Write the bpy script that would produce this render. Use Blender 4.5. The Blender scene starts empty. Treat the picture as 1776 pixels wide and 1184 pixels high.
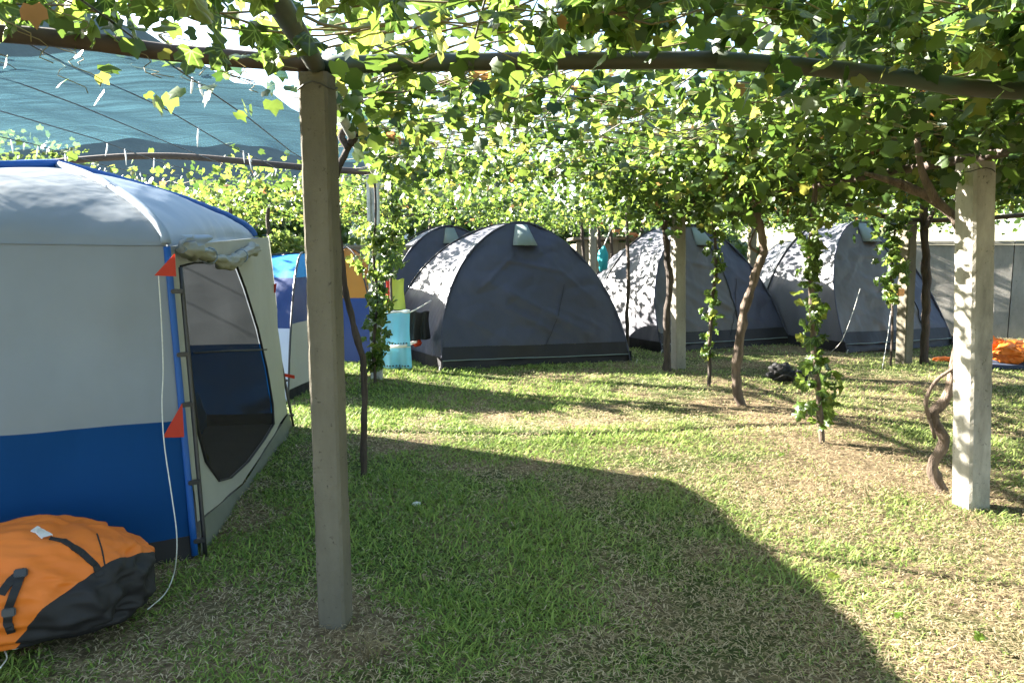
import bpy, bmesh, math, random
import numpy as np
from mathutils import Vector, Matrix, noise
from mathutils.bvhtree import BVHTree

random.seed(7)
rng = np.random.default_rng(11)
R = math.radians
C = bpy.context.scene.collection
scene = bpy.context.scene

# ------------------------------------------------------------------ camera
CAM_H, FPX, PITCH = 1.5, 1300.0, math.atan((592 - 440) / 1300.0)
cam_data = bpy.data.cameras.new('camera')
cam = bpy.data.objects.new('camera', cam_data)
C.objects.link(cam)
cam_data.sensor_width = 36.0
cam_data.lens = 36.0 * FPX / 1776.0
cam_data.clip_start = 0.05
cam_data.clip_end = 3000
cam.location = (0, 0, CAM_H)
cam.rotation_euler = (math.pi / 2 - PITCH, 0, 0)
scene.camera = cam

# ------------------------------------------------------------------ sky, sun, exposure
SUN_EL = R(25.5)
SUN_DIR = Vector((-0.905, 0.425, 0)).normalized() * math.cos(SUN_EL) + Vector((0, 0, math.sin(SUN_EL)))
world = bpy.data.worlds.new('World')
scene.world = world
world.use_nodes = True
wn = world.node_tree
sky = wn.nodes.new('ShaderNodeTexSky')
sky.sky_type = 'NISHITA'
sky.sun_disc = False
sky.sun_elevation = SUN_EL
sky.sun_rotation = math.atan2(SUN_DIR.x, SUN_DIR.y)
sky.air_density = 1.0
sky.dust_density = 1.2
sky.ozone_density = 1.0
bgn = wn.nodes['Background']
bgn.inputs['Strength'].default_value = 0.052
wn.links.new(sky.outputs[0], bgn.inputs['Color'])
sun_data = bpy.data.lights.new('sun', 'SUN')
sun_data.energy = 5.0
sun_data.angle = R(0.55)
sun_data.color = (1.0, 0.94, 0.84)
sun = bpy.data.objects.new('sun', sun_data)
C.objects.link(sun)
sun.location = (-20, 10, 15)
sun.rotation_euler = SUN_DIR.to_track_quat('Z', 'Y').to_euler()
scene.view_settings.view_transform = 'Standard'
scene.view_settings.look = 'None'
scene.view_settings.gamma = 1.0
scene.view_settings.exposure = 3.65
scene.cycles.max_bounces = 8
scene.cycles.transparent_max_bounces = 12


# ------------------------------------------------------------------ picture geometry -> ground plan
def ray(px, py):
    u, v = (px - 888) / FPX, (592 - py) / FPX
    return Vector((u, math.cos(PITCH) + v * math.sin(PITCH), v * math.cos(PITCH) - math.sin(PITCH)))


def G(px, py, z=0.0):
    r = ray(px, py)
    t = (z - CAM_H) / r.z
    return Vector((r.x * t, r.y * t, z))


def at(px, py, Y):
    r = ray(px, py)
    t = Y / r.y
    return Vector((r.x * t, Y, CAM_H + r.z * t))


def on_plane(px, py, p0, n):
    r = ray(px, py)
    o = Vector((0, 0, CAM_H))
    return o + r * ((p0 - o).dot(n) / r.dot(n))


# ------------------------------------------------------------------ materials
def new_mat(name):
    m = bpy.data.materials.new(name)
    m.use_nodes = True
    nt = m.node_tree
    nt.nodes.clear()
    out = nt.nodes.new('ShaderNodeOutputMaterial')
    return m, nt, out


def N(nt, t, **kw):
    n = nt.nodes.new(t)
    for k, v in kw.items():
        if k in n.inputs:
            n.inputs[k].default_value = v
        else:
            setattr(n, k, v)
    return n


def coords(nt, scale=(1, 1, 1), kind='Object'):
    tc = N(nt, 'ShaderNodeTexCoord')
    mp = N(nt, 'ShaderNodeMapping')
    mp.inputs['Scale'].default_value = scale
    nt.links.new(tc.outputs[kind], mp.inputs['Vector'])
    return mp.outputs[0]


def ramp(nt, fac, stops):
    r = N(nt, 'ShaderNodeValToRGB')
    els = r.color_ramp.elements
    while len(els) < len(stops):
        els.new(0.5)
    for e, (p, c) in zip(els, stops):
        e.position = p
        e.color = (*c, 1) if len(c) == 3 else c
    nt.links.new(fac, r.inputs[0])
    return r.outputs[0]


def noise_tex(nt, vec, scale, detail=4, rough=0.55):
    n = N(nt, 'ShaderNodeTexNoise')
    n.inputs['Scale'].default_value = scale
    n.inputs['Detail'].default_value = detail
    n.inputs['Roughness'].default_value = rough
    nt.links.new(vec, n.inputs['Vector'])
    return n.outputs['Fac']


def bump(nt, h, strength, dist):
    b = N(nt, 'ShaderNodeBump')
    b.inputs['Strength'].default_value = strength
    b.inputs['Distance'].default_value = dist
    nt.links.new(h, b.inputs['Height'])
    return b.outputs[0]


def solid(name, c1, c2=None, scale=8, rough=0.7, bmp=0.3, dist=0.004, metal=0.0, stretch=(1, 1, 1), kind='Object'):
    """two-tone mottled surface with fine relief"""
    m, nt, out = new_mat(name)
    vec = coords(nt, stretch, kind)
    f = noise_tex(nt, vec, scale, 6, 0.6)
    if c2 is None:
        c2 = tuple(x * 0.72 for x in c1)
    col = ramp(nt, f, [(0.32, c2), (0.68, c1)])
    p = N(nt, 'ShaderNodeBsdfPrincipled')
    p.inputs['Roughness'].default_value = rough
    p.inputs['Metallic'].default_value = metal
    nt.links.new(col, p.inputs['Base Color'])
    nt.links.new(bump(nt, noise_tex(nt, vec, scale * 6, 5), bmp, dist), p.inputs['Normal'])
    nt.links.new(p.outputs[0], out.inputs[0])
    return m


def fabric(name, col, trans=0.25, rough=0.55, wr=0.35, spec=0.4, fade=0.85):
    """coated tent cloth: creases as relief, a little light through it"""
    m, nt, out = new_mat(name)
    vec = coords(nt)
    v2 = coords(nt, (1.0, 1.0, 0.35))
    big = noise_tex(nt, v2, 2.3, 3, 0.5)
    w = N(nt, 'ShaderNodeTexNoise')
    w.noise_type = 'RIDGED_MULTIFRACTAL'
    w.inputs['Scale'].default_value = 3.1
    w.inputs['Detail'].default_value = 3
    nt.links.new(v2, w.inputs['Vector'])
    add = N(nt, 'ShaderNodeMath', operation='MULTIPLY_ADD')
    nt.links.new(w.outputs['Fac'], add.inputs[0])
    add.inputs[1].default_value = 0.35
    nt.links.new(big, add.inputs[2])
    cl = ramp(nt, noise_tex(nt, vec, 1.7, 5), [(0.3, tuple(c * fade for c in col)), (0.7, col)])
    nrm = bump(nt, add.outputs[0], wr, 0.07)
    p = N(nt, 'ShaderNodeBsdfPrincipled')
    p.inputs['Roughness'].default_value = rough
    p.inputs['Specular IOR Level'].default_value = spec
    nt.links.new(cl, p.inputs['Base Color'])
    nt.links.new(nrm, p.inputs['Normal'])
    t = N(nt, 'ShaderNodeBsdfTranslucent')
    nt.links.new(cl, t.inputs['Color'])
    mx = N(nt, 'ShaderNodeMixShader')
    mx.inputs[0].default_value = trans
    nt.links.new(p.outputs[0], mx.inputs[1])
    nt.links.new(t.outputs[0], mx.inputs[2])
    nt.links.new(mx.outputs[0], out.inputs[0])
    return m


def see_through(name, col, opacity, trans=0.4, weave=None):
    m, nt, out = new_mat(name)
    d = N(nt, 'ShaderNodeBsdfDiffuse')
    d.inputs['Color'].default_value = (*col, 1)
    t = N(nt, 'ShaderNodeBsdfTranslucent')
    t.inputs['Color'].default_value = (*col, 1)
    mx = N(nt, 'ShaderNodeMixShader')
    mx.inputs[0].default_value = trans
    nt.links.new(d.outputs[0], mx.inputs[1])
    nt.links.new(t.outputs[0], mx.inputs[2])
    tr = N(nt, 'ShaderNodeBsdfTransparent')
    m2 = N(nt, 'ShaderNodeMixShader')
    nt.links.new(tr.outputs[0], m2.inputs[1])
    nt.links.new(mx.outputs[0], m2.inputs[2])
    if weave:
        v = coords(nt, weave)
        f = noise_tex(nt, v, 1.0, 5, 0.7)
        mr = N(nt, 'ShaderNodeMapRange')
        mr.inputs['From Min'].default_value = 0.3
        mr.inputs['From Max'].default_value = 0.7
        mr.inputs['To Min'].default_value = opacity - 0.22
        mr.inputs['To Max'].default_value = opacity + 0.22
        nt.links.new(f, mr.inputs['Value'])
        nt.links.new(mr.outputs[0], m2.inputs[0])
    else:
        m2.inputs[0].default_value = opacity
    nt.links.new(m2.outputs[0], out.inputs[0])
    return m


def leaf_mat(name, dark, light, old, trans=0.5, veins=False):
    m, nt, out = new_mat(name)
    a = N(nt, 'ShaderNodeAttribute', attribute_name='tint')
    col = ramp(nt, a.outputs['Fac'], [(0.0, dark), (0.45, tuple((x + y) / 2 for x, y in zip(dark, light))), (0.9, light), (1.0, old)])
    if veins:
        tc = N(nt, 'ShaderNodeTexCoord')
        sp = N(nt, 'ShaderNodeSeparateXYZ')
        nt.links.new(tc.outputs['Object'], sp.inputs[0])
        ab = N(nt, 'ShaderNodeMath', operation='ABSOLUTE')
        nt.links.new(sp.outputs[0], ab.inputs[0])
        last = None
        for ang in (0.0, 38.0, 80.0):
            m1 = N(nt, 'ShaderNodeMath', operation='MULTIPLY')
            nt.links.new(ab.outputs[0], m1.inputs[0])
            m1.inputs[1].default_value = math.cos(R(ang))
            m2 = N(nt, 'ShaderNodeMath', operation='MULTIPLY_ADD')
            nt.links.new(sp.outputs[1], m2.inputs[0])
            m2.inputs[1].default_value = -math.sin(R(ang))
            nt.links.new(m1.outputs[0], m2.inputs[2])
            m3 = N(nt, 'ShaderNodeMath', operation='ABSOLUTE')
            nt.links.new(m2.outputs[0], m3.inputs[0])
            if last is None:
                last = m3
            else:
                mn = N(nt, 'ShaderNodeMath', operation='MINIMUM')
                nt.links.new(last.outputs[0], mn.inputs[0])
                nt.links.new(m3.outputs[0], mn.inputs[1])
                last = mn
        vf = ramp(nt, last.outputs[0], [(0.008, (0.75, 0.75, 0.75)), (0.03, (0, 0, 0))])
        blotch = ramp(nt, noise_tex(nt, tc.outputs['Object'], 5, 4), [(0.35, (0.78, 0.82, 0.8)), (0.7, (1.15, 1.1, 1.0))])
        mb = N(nt, 'ShaderNodeMixRGB', blend_type='MULTIPLY')
        mb.inputs[0].default_value = 1.0
        nt.links.new(col, mb.inputs[1])
        nt.links.new(blotch, mb.inputs[2])
        mv = N(nt, 'ShaderNodeMixRGB')
        nt.links.new(vf, mv.inputs[0])
        nt.links.new(mb.outputs[0], mv.inputs[1])
        mv.inputs[2].default_value = (*[min(1, c * 1.5 + 0.02) for c in light], 1)
        col = mv.outputs[0]
    p = N(nt, 'ShaderNodeBsdfPrincipled')
    p.inputs['Roughness'].default_value = 0.38
    p.inputs['Specular IOR Level'].default_value = 0.5
    nt.links.new(col, p.inputs['Base Color'])
    hs = N(nt, 'ShaderNodeHueSaturation')
    hs.inputs['Hue'].default_value = 0.475
    hs.inputs['Saturation'].default_value = 0.94
    hs.inputs['Value'].default_value = 2.9
    nt.links.new(col, hs.inputs['Color'])
    t = N(nt, 'ShaderNodeBsdfTranslucent')
    nt.links.new(hs.outputs[0], t.inputs['Color'])
    mx = N(nt, 'ShaderNodeMixShader')
    mx.inputs[0].default_value = trans
    nt.links.new(p.outputs[0], mx.inputs[1])
    nt.links.new(t.outputs[0], mx.inputs[2])
    nt.links.new(mx.outputs[0], out.inputs[0])
    return m


def concrete(name, light, dark):
    m, nt, out = new_mat(name)
    v = coords(nt)
    vs = coords(nt, (1, 1, 0.35))
    base = ramp(nt, noise_tex(nt, vs, 5, 8, 0.65), [(0.3, dark), (0.7, light)])
    spots = ramp(nt, noise_tex(nt, v, 34, 4, 0.7), [(0.62, (0, 0, 0)), (0.72, (1, 1, 1))])
    mix = N(nt, 'ShaderNodeMixRGB', blend_type='MIX')
    nt.links.new(spots, mix.inputs[0])
    nt.links.new(base, mix.inputs[1])
    mix.inputs[2].default_value = (*[c * 0.45 for c in dark], 1)
    vo = N(nt, 'ShaderNodeTexVoronoi')
    vo.inputs['Scale'].default_value = 60
    nt.links.new(v, vo.inputs['Vector'])
    pit = ramp(nt, vo.outputs['Distance'], [(0.05, (0, 0, 0)), (0.25, (1, 1, 1))])
    h = N(nt, 'ShaderNodeMixRGB', blend_type='MULTIPLY')
    h.inputs[0].default_value = 0.7
    nt.links.new(noise_tex(nt, v, 45, 8, 0.7), h.inputs[1])
    nt.links.new(pit, h.inputs[2])
    p = N(nt, 'ShaderNodeBsdfPrincipled')
    p.inputs['Roughness'].default_value = 0.92
    p.inputs['Specular IOR Level'].default_value = 0.15
    nt.links.new(mix.outputs[0], p.inputs['Base Color'])
    nt.links.new(bump(nt, h.outputs[0], 0.7, 0.006), p.inputs['Normal'])
    nt.links.new(p.outputs[0], out.inputs[0])
    return m


def attr_mat(name, attr, rough=0.7, trans=0.3):
    m, nt, out = new_mat(name)
    a = N(nt, 'ShaderNodeAttribute', attribute_name=attr)
    p = N(nt, 'ShaderNodeBsdfPrincipled')
    p.inputs['Roughness'].default_value = rough
    p.inputs['Specular IOR Level'].default_value = 0.25
    nt.links.new(a.outputs['Color'], p.inputs['Base Color'])
    t = N(nt, 'ShaderNodeBsdfTranslucent')
    nt.links.new(a.outputs['Color'], t.inputs['Color'])
    mx = N(nt, 'ShaderNodeMixShader')
    mx.inputs[0].default_value = trans
    nt.links.new(p.outputs[0], mx.inputs[1])
    nt.links.new(t.outputs[0], mx.inputs[2])
    nt.links.new(mx.outputs[0], out.inputs[0])
    return m


def ground_mat():
    m, nt, out = new_mat('lawn_soil')
    v = coords(nt)
    big = noise_tex(nt, v, 0.9, 6, 0.6)
    fine = noise_tex(nt, v, 26, 8, 0.7)
    soil = ramp(nt, fine, [(0.3, (0.05, 0.036, 0.022)), (0.52, (0.15, 0.112, 0.066)), (0.72, (0.30, 0.235, 0.14))])
    green = ramp(nt, fine, [(0.3, (0.022, 0.032, 0.010)), (0.7, (0.09, 0.11, 0.032))])
    at_ = N(nt, 'ShaderNodeAttribute', attribute_name='bare')
    ad = N(nt, 'ShaderNodeMath', operation='MULTIPLY_ADD')
    nt.links.new(at_.outputs['Fac'], ad.inputs[0])
    ad.inputs[1].default_value = 0.3
    nt.links.new(big, ad.inputs[2])
    sel = ramp(nt, ad.outputs[0], [(0.42, (0, 0, 0)), (0.56, (1, 1, 1))])
    mix = N(nt, 'ShaderNodeMixRGB')
    nt.links.new(sel, mix.inputs[0])
    nt.links.new(green, mix.inputs[1])
    nt.links.new(soil, mix.inputs[2])
    p = N(nt, 'ShaderNodeBsdfPrincipled')
    p.inputs['Roughness'].default_value = 0.95
    p.inputs['Specular IOR Level'].default_value = 0.1
    nt.links.new(mix.outputs[0], p.inputs['Base Color'])
    nt.links.new(bump(nt, fine, 0.8, 0.02), p.inputs['Normal'])
    nt.links.new(p.outputs[0], out.inputs[0])
    return m


M = dict(
    ground=ground_mat(),
    grass=attr_mat('grass_blades', 'col', 0.6, 0.35),
    leaf=leaf_mat('vine_leaf', (0.010, 0.032, 0.004), (0.07, 0.125, 0.013), (0.20, 0.11, 0.025), 0.42),
    leaf_near=leaf_mat('vine_leaf_veined', (0.012, 0.036, 0.005), (0.07, 0.125, 0.013), (0.20, 0.11, 0.025), 0.42, True),
    hedge=leaf_mat('hedge_leaf', (0.02, 0.045, 0.010), (0.07, 0.12, 0.02), (0.10, 0.12, 0.03), 0.35),
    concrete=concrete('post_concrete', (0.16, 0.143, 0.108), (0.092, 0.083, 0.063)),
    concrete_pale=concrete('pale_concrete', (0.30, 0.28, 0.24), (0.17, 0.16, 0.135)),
    concrete_lit=concrete('sunlit_concrete', (0.46, 0.43, 0.37), (0.15, 0.14, 0.12)),  # sunlit paleness put into the light tone; darker mottling is the concrete's own
    wall=concrete('wall_concrete', (0.30, 0.28, 0.25), (0.17, 0.165, 0.15)),
    metal_post=solid('galvanised_post', (0.55, 0.55, 0.52), (0.38, 0.38, 0.36), 9, 0.5, 0.3, 0.002, 0.3),
    pipe=solid('green_painted_pipe', (0.03, 0.055, 0.035), (0.045, 0.033, 0.022), 3.2, 0.55, 0.4, 0.003),
    rust=solid('rusty_pipe', (0.07, 0.045, 0.032), (0.032, 0.024, 0.02), 5, 0.8, 0.5, 0.003),
    wire=solid('wire_steel', (0.07, 0.065, 0.055), None, 30, 0.6, 0.2, 0.001, 0.4),
    bark=solid('vine_bark', (0.20, 0.145, 0.105), (0.055, 0.038, 0.028), 14, 0.9, 1.0, 0.02, 0, (1.6, 1.6, 0.22)),
    bark_dark=solid('dark_vine_bark', (0.09, 0.065, 0.05), (0.03, 0.022, 0.018), 14, 0.9, 1.0, 0.02, 0, (1.6, 1.6, 0.22)),
    cane=solid('vine_cane', (0.21, 0.19, 0.07), (0.13, 0.085, 0.045), 6, 0.7, 0.3, 0.002),
    net=see_through('shade_net', (0.075, 0.17, 0.205), 0.30, 0.6, (0.9, 26, 1)),
    screen=see_through('door_mesh', (0.03, 0.028, 0.026), 0.86, 0.2),
    t_white=fabric('tent_white', (0.255, 0.285, 0.31), 0.32, 0.55, 0.6, 0.25),
    t_blue=fabric('tent_blue', (0.002, 0.045, 0.155), 0.12, 0.65, 0.6, 0.12),
    t_sleeve=fabric('tent_sleeve_blue', (0.008, 0.085, 0.32), 0.12, 0.5, 0.3),
    t_pale=fabric('tent_pale_blue', (0.30, 0.37, 0.46), 0.3, 0.5, 0.25),
    t_beige=fabric('tent_beige', (0.35, 0.355, 0.31), 0.25, 0.6, 0.3),
    t_grey=fabric('tent_skirt_grey', (0.12, 0.13, 0.105), 0.1, 0.7, 0.3),
    t_floor=fabric('tent_floor', (0.10, 0.105, 0.09), 0.05, 0.7, 0.3),
    t_black=fabric('black_cloth', (0.011, 0.010, 0.011), 0.0, 0.7, 0.6),
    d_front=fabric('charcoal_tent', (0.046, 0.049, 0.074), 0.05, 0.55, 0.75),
    d_side=fabric('charcoal_tent_lit_side', (0.10, 0.10, 0.12), 0.08, 0.45, 1.0, 0.5),  # lighter than the front cloth: sun on the sides put into the colour
    d_warm=fabric('warm_grey_tent', (0.095, 0.088, 0.085), 0.08, 0.5, 1.0),
    d_skirt=fabric('tent_mud_skirt', (0.010, 0.009, 0.011), 0.0, 0.6, 0.8),
    d_vent=fabric('vent_grey_green', (0.20, 0.25, 0.24), 0.15, 0.6, 0.2),
    b_sky=fabric('bright_blue_tent', (0.01, 0.25, 0.62), 0.25, 0.5, 0.3),
    b_navy=fabric('navy_tent', (0.012, 0.04, 0.16), 0.15, 0.5, 0.4),
    b_white=fabric('white_blue_tent', (0.62, 0.66, 0.76), 0.3, 0.5, 0.3),
    orange=fabric('orange_cloth', (0.70, 0.17, 0.015), 0.05, 0.6, 0.5),
    bag_orange=fabric('orange_bag_cloth', (0.66, 0.155, 0.012), 0.03, 0.6, 0.8),
    o_tent=fabric('amber_tent', (0.45, 0.21, 0.025), 0.3, 0.5, 0.2),
    red=fabric('red_tab', (0.50, 0.035, 0.012), 0.2, 0.6, 0.1),
    towel_blue=fabric('towel_light_blue', (0.22, 0.52, 0.66), 0.2, 0.9, 0.3, 0.1),
    towel_green=fabric('towel_yellow_green', (0.42, 0.46, 0.10), 0.2, 0.9, 0.3, 0.1),
    white=fabric('white_cloth', (0.75, 0.75, 0.73), 0.25, 0.7, 0.3),
    teal=fabric('teal_cloth', (0.03, 0.36, 0.40), 0.15, 0.7, 0.4),
    rope=solid('white_cord', (0.62, 0.62, 0.56), None, 60, 0.8, 0.5, 0.001),
    pole=solid('black_pole', (0.02, 0.02, 0.022), None, 20, 0.4, 0.1, 0.001),
    mat=fabric('navy_mat', (0.03, 0.045, 0.08), 0, 0.8, 0.3),
    van=solid('van_paint', (0.72, 0.74, 0.76), (0.66, 0.68, 0.70), 2, 0.25, 0.02, 0.001),
    glass=solid('dark_glass', (0.02, 0.025, 0.03), None, 4, 0.08, 0.0, 0.001),
    tail=solid('red_lens', (0.55, 0.02, 0.02), None, 9, 0.2, 0.1, 0.001),
    lens_white=solid('clear_lens', (0.75, 0.75, 0.75), None, 9, 0.2, 0.1, 0.001),
    rubber=solid('tyre_rubber', (0.02, 0.02, 0.02), None, 30, 0.9, 0.3, 0.002),
    wood=solid('weathered_wood', (0.24, 0.21, 0.17), (0.13, 0.11, 0.09), 9, 0.9, 0.6, 0.004, 0, (3, 3, 0.3)),
    tile=solid('orange_tile', (0.52, 0.20, 0.08), (0.36, 0.14, 0.06), 8, 0.85, 0.4, 0.004),
    grape=solid('green_grape', (0.13, 0.18, 0.05), (0.07, 0.11, 0.03), 18, 0.4, 0.1, 0.001),
    hill=solid('wooded_hill', (0.09, 0.115, 0.10), (0.06, 0.08, 0.075), 0.05, 0.95, 0.5, 2.0),
    reflector=solid('orange_reflector', (0.75, 0.28, 0.03), None, 30, 0.4, 0.2, 0.001),
)


# ------------------------------------------------------------------ helpers
def link(o, parent=None):
    C.objects.link(o)
    if parent is not None:
        o.parent = parent
        o.matrix_parent_inverse = parent.matrix_basis.inverted()
    return o


def mesh_obj(name, verts, faces, mat, parent=None, smooth=True):
    me = bpy.data.meshes.new(name)
    me.from_pydata([tuple(v) for v in verts], [], faces)
    if mat is not None:
        me.materials.append(mat)
    if smooth:
        me.polygons.foreach_set('use_smooth', [True] * len(me.polygons))
    me.update()
    return link(bpy.data.objects.new(name, me), parent)


def bm_obj(name, bm, mat, parent=None, smooth=False):
    me = bpy.data.meshes.new(name)
    bm.to_mesh(me)
    bm.free()
    me.materials.append(mat)
    if smooth:
        me.polygons.foreach_set('use_smooth', [True] * len(me.polygons))
    return link(bpy.data.objects.new(name, me), parent)


def tag(o, label, cat, group=None, kind=None):
    o['label'] = label
    o['category'] = cat
    if group:
        o['group'] = group
    if kind:
        o['kind'] = kind
    return o


def thing(name, loc, label, cat, group=None):
    o = bpy.data.objects.new(name, None)
    o.empty_display_size = 0.1
    o.location = loc
    C.objects.link(o)
    return tag(o, label, cat, group)


def smooth_path(pts, n=6):
    """Catmull-Rom through the points"""
    P = [Vector(p) for p in pts]
    if len(P) < 3:
        return P
    Q = [P[0] * 2 - P[1]] + P + [P[-1] * 2 - P[-2]]
    out = []
    for i in range(1, len(Q) - 2):
        p0, p1, p2, p3 = Q[i - 1:i + 3]
        for k in range(n):
            t = k / n
            out.append(0.5 * ((2 * p1) + (p2 - p0) * t + (2 * p0 - 5 * p1 + 4 * p2 - p3) * t * t + (3 * p1 - p0 - 3 * p2 + p3) * t ** 3))
    out.append(P[-1])
    return out


def tube_data(pts, rad, sides=8, jitter=0.0, seed=0, flat=1.0):
    P = [Vector(p) for p in pts]
    n = len(P)
    if not hasattr(rad, '__len__'):
        rad = [rad] * n
    verts, faces = [], []
    up = Vector((0, 0, 1))
    prev = None
    for i, p in enumerate(P):
        d = (P[min(i + 1, n - 1)] - P[max(i - 1, 0)]).normalized()
        if prev is None:
            a = d.cross(up if abs(d.z) < 0.9 else Vector((1, 0, 0))).normalized()
        else:
            a = (prev - d * prev.dot(d)).normalized()
        prev = a
        b = d.cross(a)
        for k in range(sides):
            t = 2 * math.pi * k / sides
            r = rad[i]
            if jitter:
                r *= 1 + jitter * noise.noise(Vector((math.cos(t) * 1.3 + seed, math.sin(t) * 1.3, i * 0.55)))
            verts.append(p + a * (math.cos(t) * r) + b * (math.sin(t) * r * flat))
    for i in range(n - 1):
        for k in range(sides):
            k2 = (k + 1) % sides
            faces.append((i * sides + k, i * sides + k2, (i + 1) * sides + k2, (i + 1) * sides + k))
    faces.append(tuple(range(sides - 1, -1, -1)))
    faces.append(tuple((n - 1) * sides + k for k in range(sides)))
    return verts, faces


def tube(name, pts, rad, mat, parent=None, sides=8, jitter=0.0, seed=0, flat=1.0):
    v, f = tube_data(pts, rad, sides, jitter, seed, flat)
    return mesh_obj(name, v, f, mat, parent)


def box_bm(bm, c, size, rot=None):
    r = bmesh.ops.create_cube(bm, size=1.0)
    mat = Matrix.Translation(c) @ (rot.to_4x4() if rot else Matrix.Identity(4)) @ Matrix.Diagonal((*size, 1))
    bmesh.ops.transform(bm, matrix=mat, verts=r['verts'])
    return r['verts']


def box(name, c, size, mat, parent=None, rotz=0.0, bev=0.0):
    bm = bmesh.new()
    box_bm(bm, Vector(c), size, Matrix.Rotation(rotz, 3, 'Z'))
    if bev:
        bmesh.ops.bevel(bm, geom=bm.edges[:], offset=bev, segments=2, affect='EDGES')
    return bm_obj(name, bm, mat, parent)


def grid_obj(name, fn, nu, nv, mat, parent=None, thick=0.0):
    """surface fn(u,v) with optional thickness"""
    P = [[Vector(fn(i / nu, j / nv)) for i in range(nu + 1)] for j in range(nv + 1)]
    verts = [p for row in P for p in row]
    w = nu + 1
    faces = [(j * w + i, j * w + i + 1, (j + 1) * w + i + 1, (j + 1) * w + i) for j in range(nv) for i in range(nu)]
    o = mesh_obj(name, verts, faces, mat, parent)
    if thick:
        s = o.modifiers.new('thickness', 'SOLIDIFY')
        s.thickness = thick
        s.offset = 0
    return o


def gz(x, y):
    return 0.014 * math.sin(x * 1.7 + 0.6 * y) + 0.012 * math.sin(y * 1.25 - 0.9 * x + 1.3)


def nz(p, s, seed=0.0):
    return noise.noise(Vector((p[0] * s + seed, p[1] * s + 3.7, p[2] * s - seed)))


# ------------------------------------------------------------------ ground, hill
def build_ground():
    xs = np.unique(np.concatenate([np.linspace(-8, 11, 120), np.linspace(-400, -8, 22), np.linspace(11, 400, 22)]))
    ys = np.unique(np.concatenate([np.linspace(0, 18, 110), np.linspace(-100, 0, 12), np.linspace(18, 900, 30)]))
    X, Y = np.meshgrid(xs, ys)
    fade = np.clip((26 - np.abs(Y - 9)) / 12, 0, 1) * np.clip((16 - np.abs(X - 1)) / 6, 0, 1)
    Z = (0.014 * np.sin(X * 1.7 + 0.6 * Y) + 0.012 * np.sin(Y * 1.25 - 0.9 * X + 1.3)) * fade
    V = np.stack([X.ravel(), Y.ravel(), Z.ravel()], 1)
    w = len(xs)
    F = [(j * w + i, j * w + i + 1, (j + 1) * w + i + 1, (j + 1) * w + i) for j in range(len(ys) - 1) for i in range(w - 1)]
    o = mesh_obj('ground', V.tolist(), F, M['ground'])
    wear = 0.75 * np.exp(-((X - (2.7 - 0.118 * (Y - 4.3))) / 0.55) ** 2) * (Y < 7.5) + np.exp(-((X + 0.66) ** 2 + (Y - 2.8) ** 2) / 0.06)
    at_ = o.data.attributes.new('bare', 'FLOAT', 'POINT')
    at_.data.foreach_set('value', wear.ravel().astype(np.float32))
    o['kind'] = 'structure'


build_ground()


def build_hill():
    verts, faces = [], []
    n, m = 70, 8
    for i in range(n + 1):
        az = R(-120 + 130 * i / n)
        el = float(np.interp(math.degrees(az), [-120, -70, -40, -34, -23, -17, -12, -8, -3, 10], [6, 13, 17.5, 16.8, 13.5, 11.3, 9, 6, 2, 0.5])) + 0.6 * nz((i * 0.3, 0, 0), 1.0)
        H = 700 * math.tan(R(el))
        for j in range(m + 1):
            t = j / m
            d = 700 - 250 * (1 - t) ** 1.3
            z = H * t ** 1.2 - 2 + 10 * nz((i * 0.7, j * 0.9, 0), 1.0) * t
            verts.append((math.sin(az) * d, math.cos(az) * d, z))
    w = m + 1
    for i in range(n):
        for j in range(m):
            faces.append((i * w + j, (i + 1) * w + j, (i + 1) * w + j + 1, i * w + j + 1))
    o = mesh_obj('hill', verts, faces, M['hill'])
    o['kind'] = 'structure'


build_hill()


# ------------------------------------------------------------------ concrete posts
def concrete_post(foot, top, size, rotz, mat, label, seed=0):
    foot = Vector(foot)
    top = Vector(top)
    t = thing('concrete_post', (foot.x, foot.y, gz(foot.x, foot.y)), label, 'post', 'concrete posts carrying the pergola')
    bm = bmesh.new()
    n = 70
    ring = []
    ch = size * 0.09
    h = size / 2
    prof = [(-h + ch, -h), (0, -h), (h - ch, -h), (h, -h + ch), (h, 0), (h, h - ch), (h - ch, h), (0, h), (-h + ch, h), (-h, h - ch), (-h, 0), (-h, -h + ch)]
    lo = -0.15
    for k in range(n + 1):
        f = k / n
        c = foot.lerp(top, f)
        z = lo + (top.z - lo) * f
        row = []
        for (a, b) in prof:
            edge_ = abs(abs(a) - abs(b)) < ch * 1.1
            j = 1 + 0.03 * noise.noise(Vector((a * 40 + seed, b * 40, z * 9))) - (0.10 * max(0, noise.noise(Vector((a * 60 + seed, b * 60, z * 23)))) if edge_ else 0)
            x = a * j
            y = b * j
            row.append(bm.verts.new((c.x + x * math.cos(rotz) - y * math.sin(rotz), c.y + x * math.sin(rotz) + y * math.cos(rotz), z)))
        ring.append(row)
    L = len(prof)
    for k in range(n):
        for i in range(L):
            bm.faces.new((ring[k][i], ring[k][(i + 1) % L], ring[k + 1][(i + 1) % L], ring[k + 1][i]))
    bm.faces.new(ring[-1])
    bm_obj('shaft', bm, mat, t)
    # wire ties and a cast lug near the head
    pts = []
    for k in range(17):
        a = 2 * math.pi * k / 16
        q = size * 0.66
        pts.append((top.x + q * math.cos(a) * 0.98, top.y + q * math.sin(a) * 0.98, top.z - 0.05 + 0.01 * math.sin(a * 3)))
    tube('tie_wire', pts, 0.003, M['wire'], t, 5)
    return t


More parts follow.
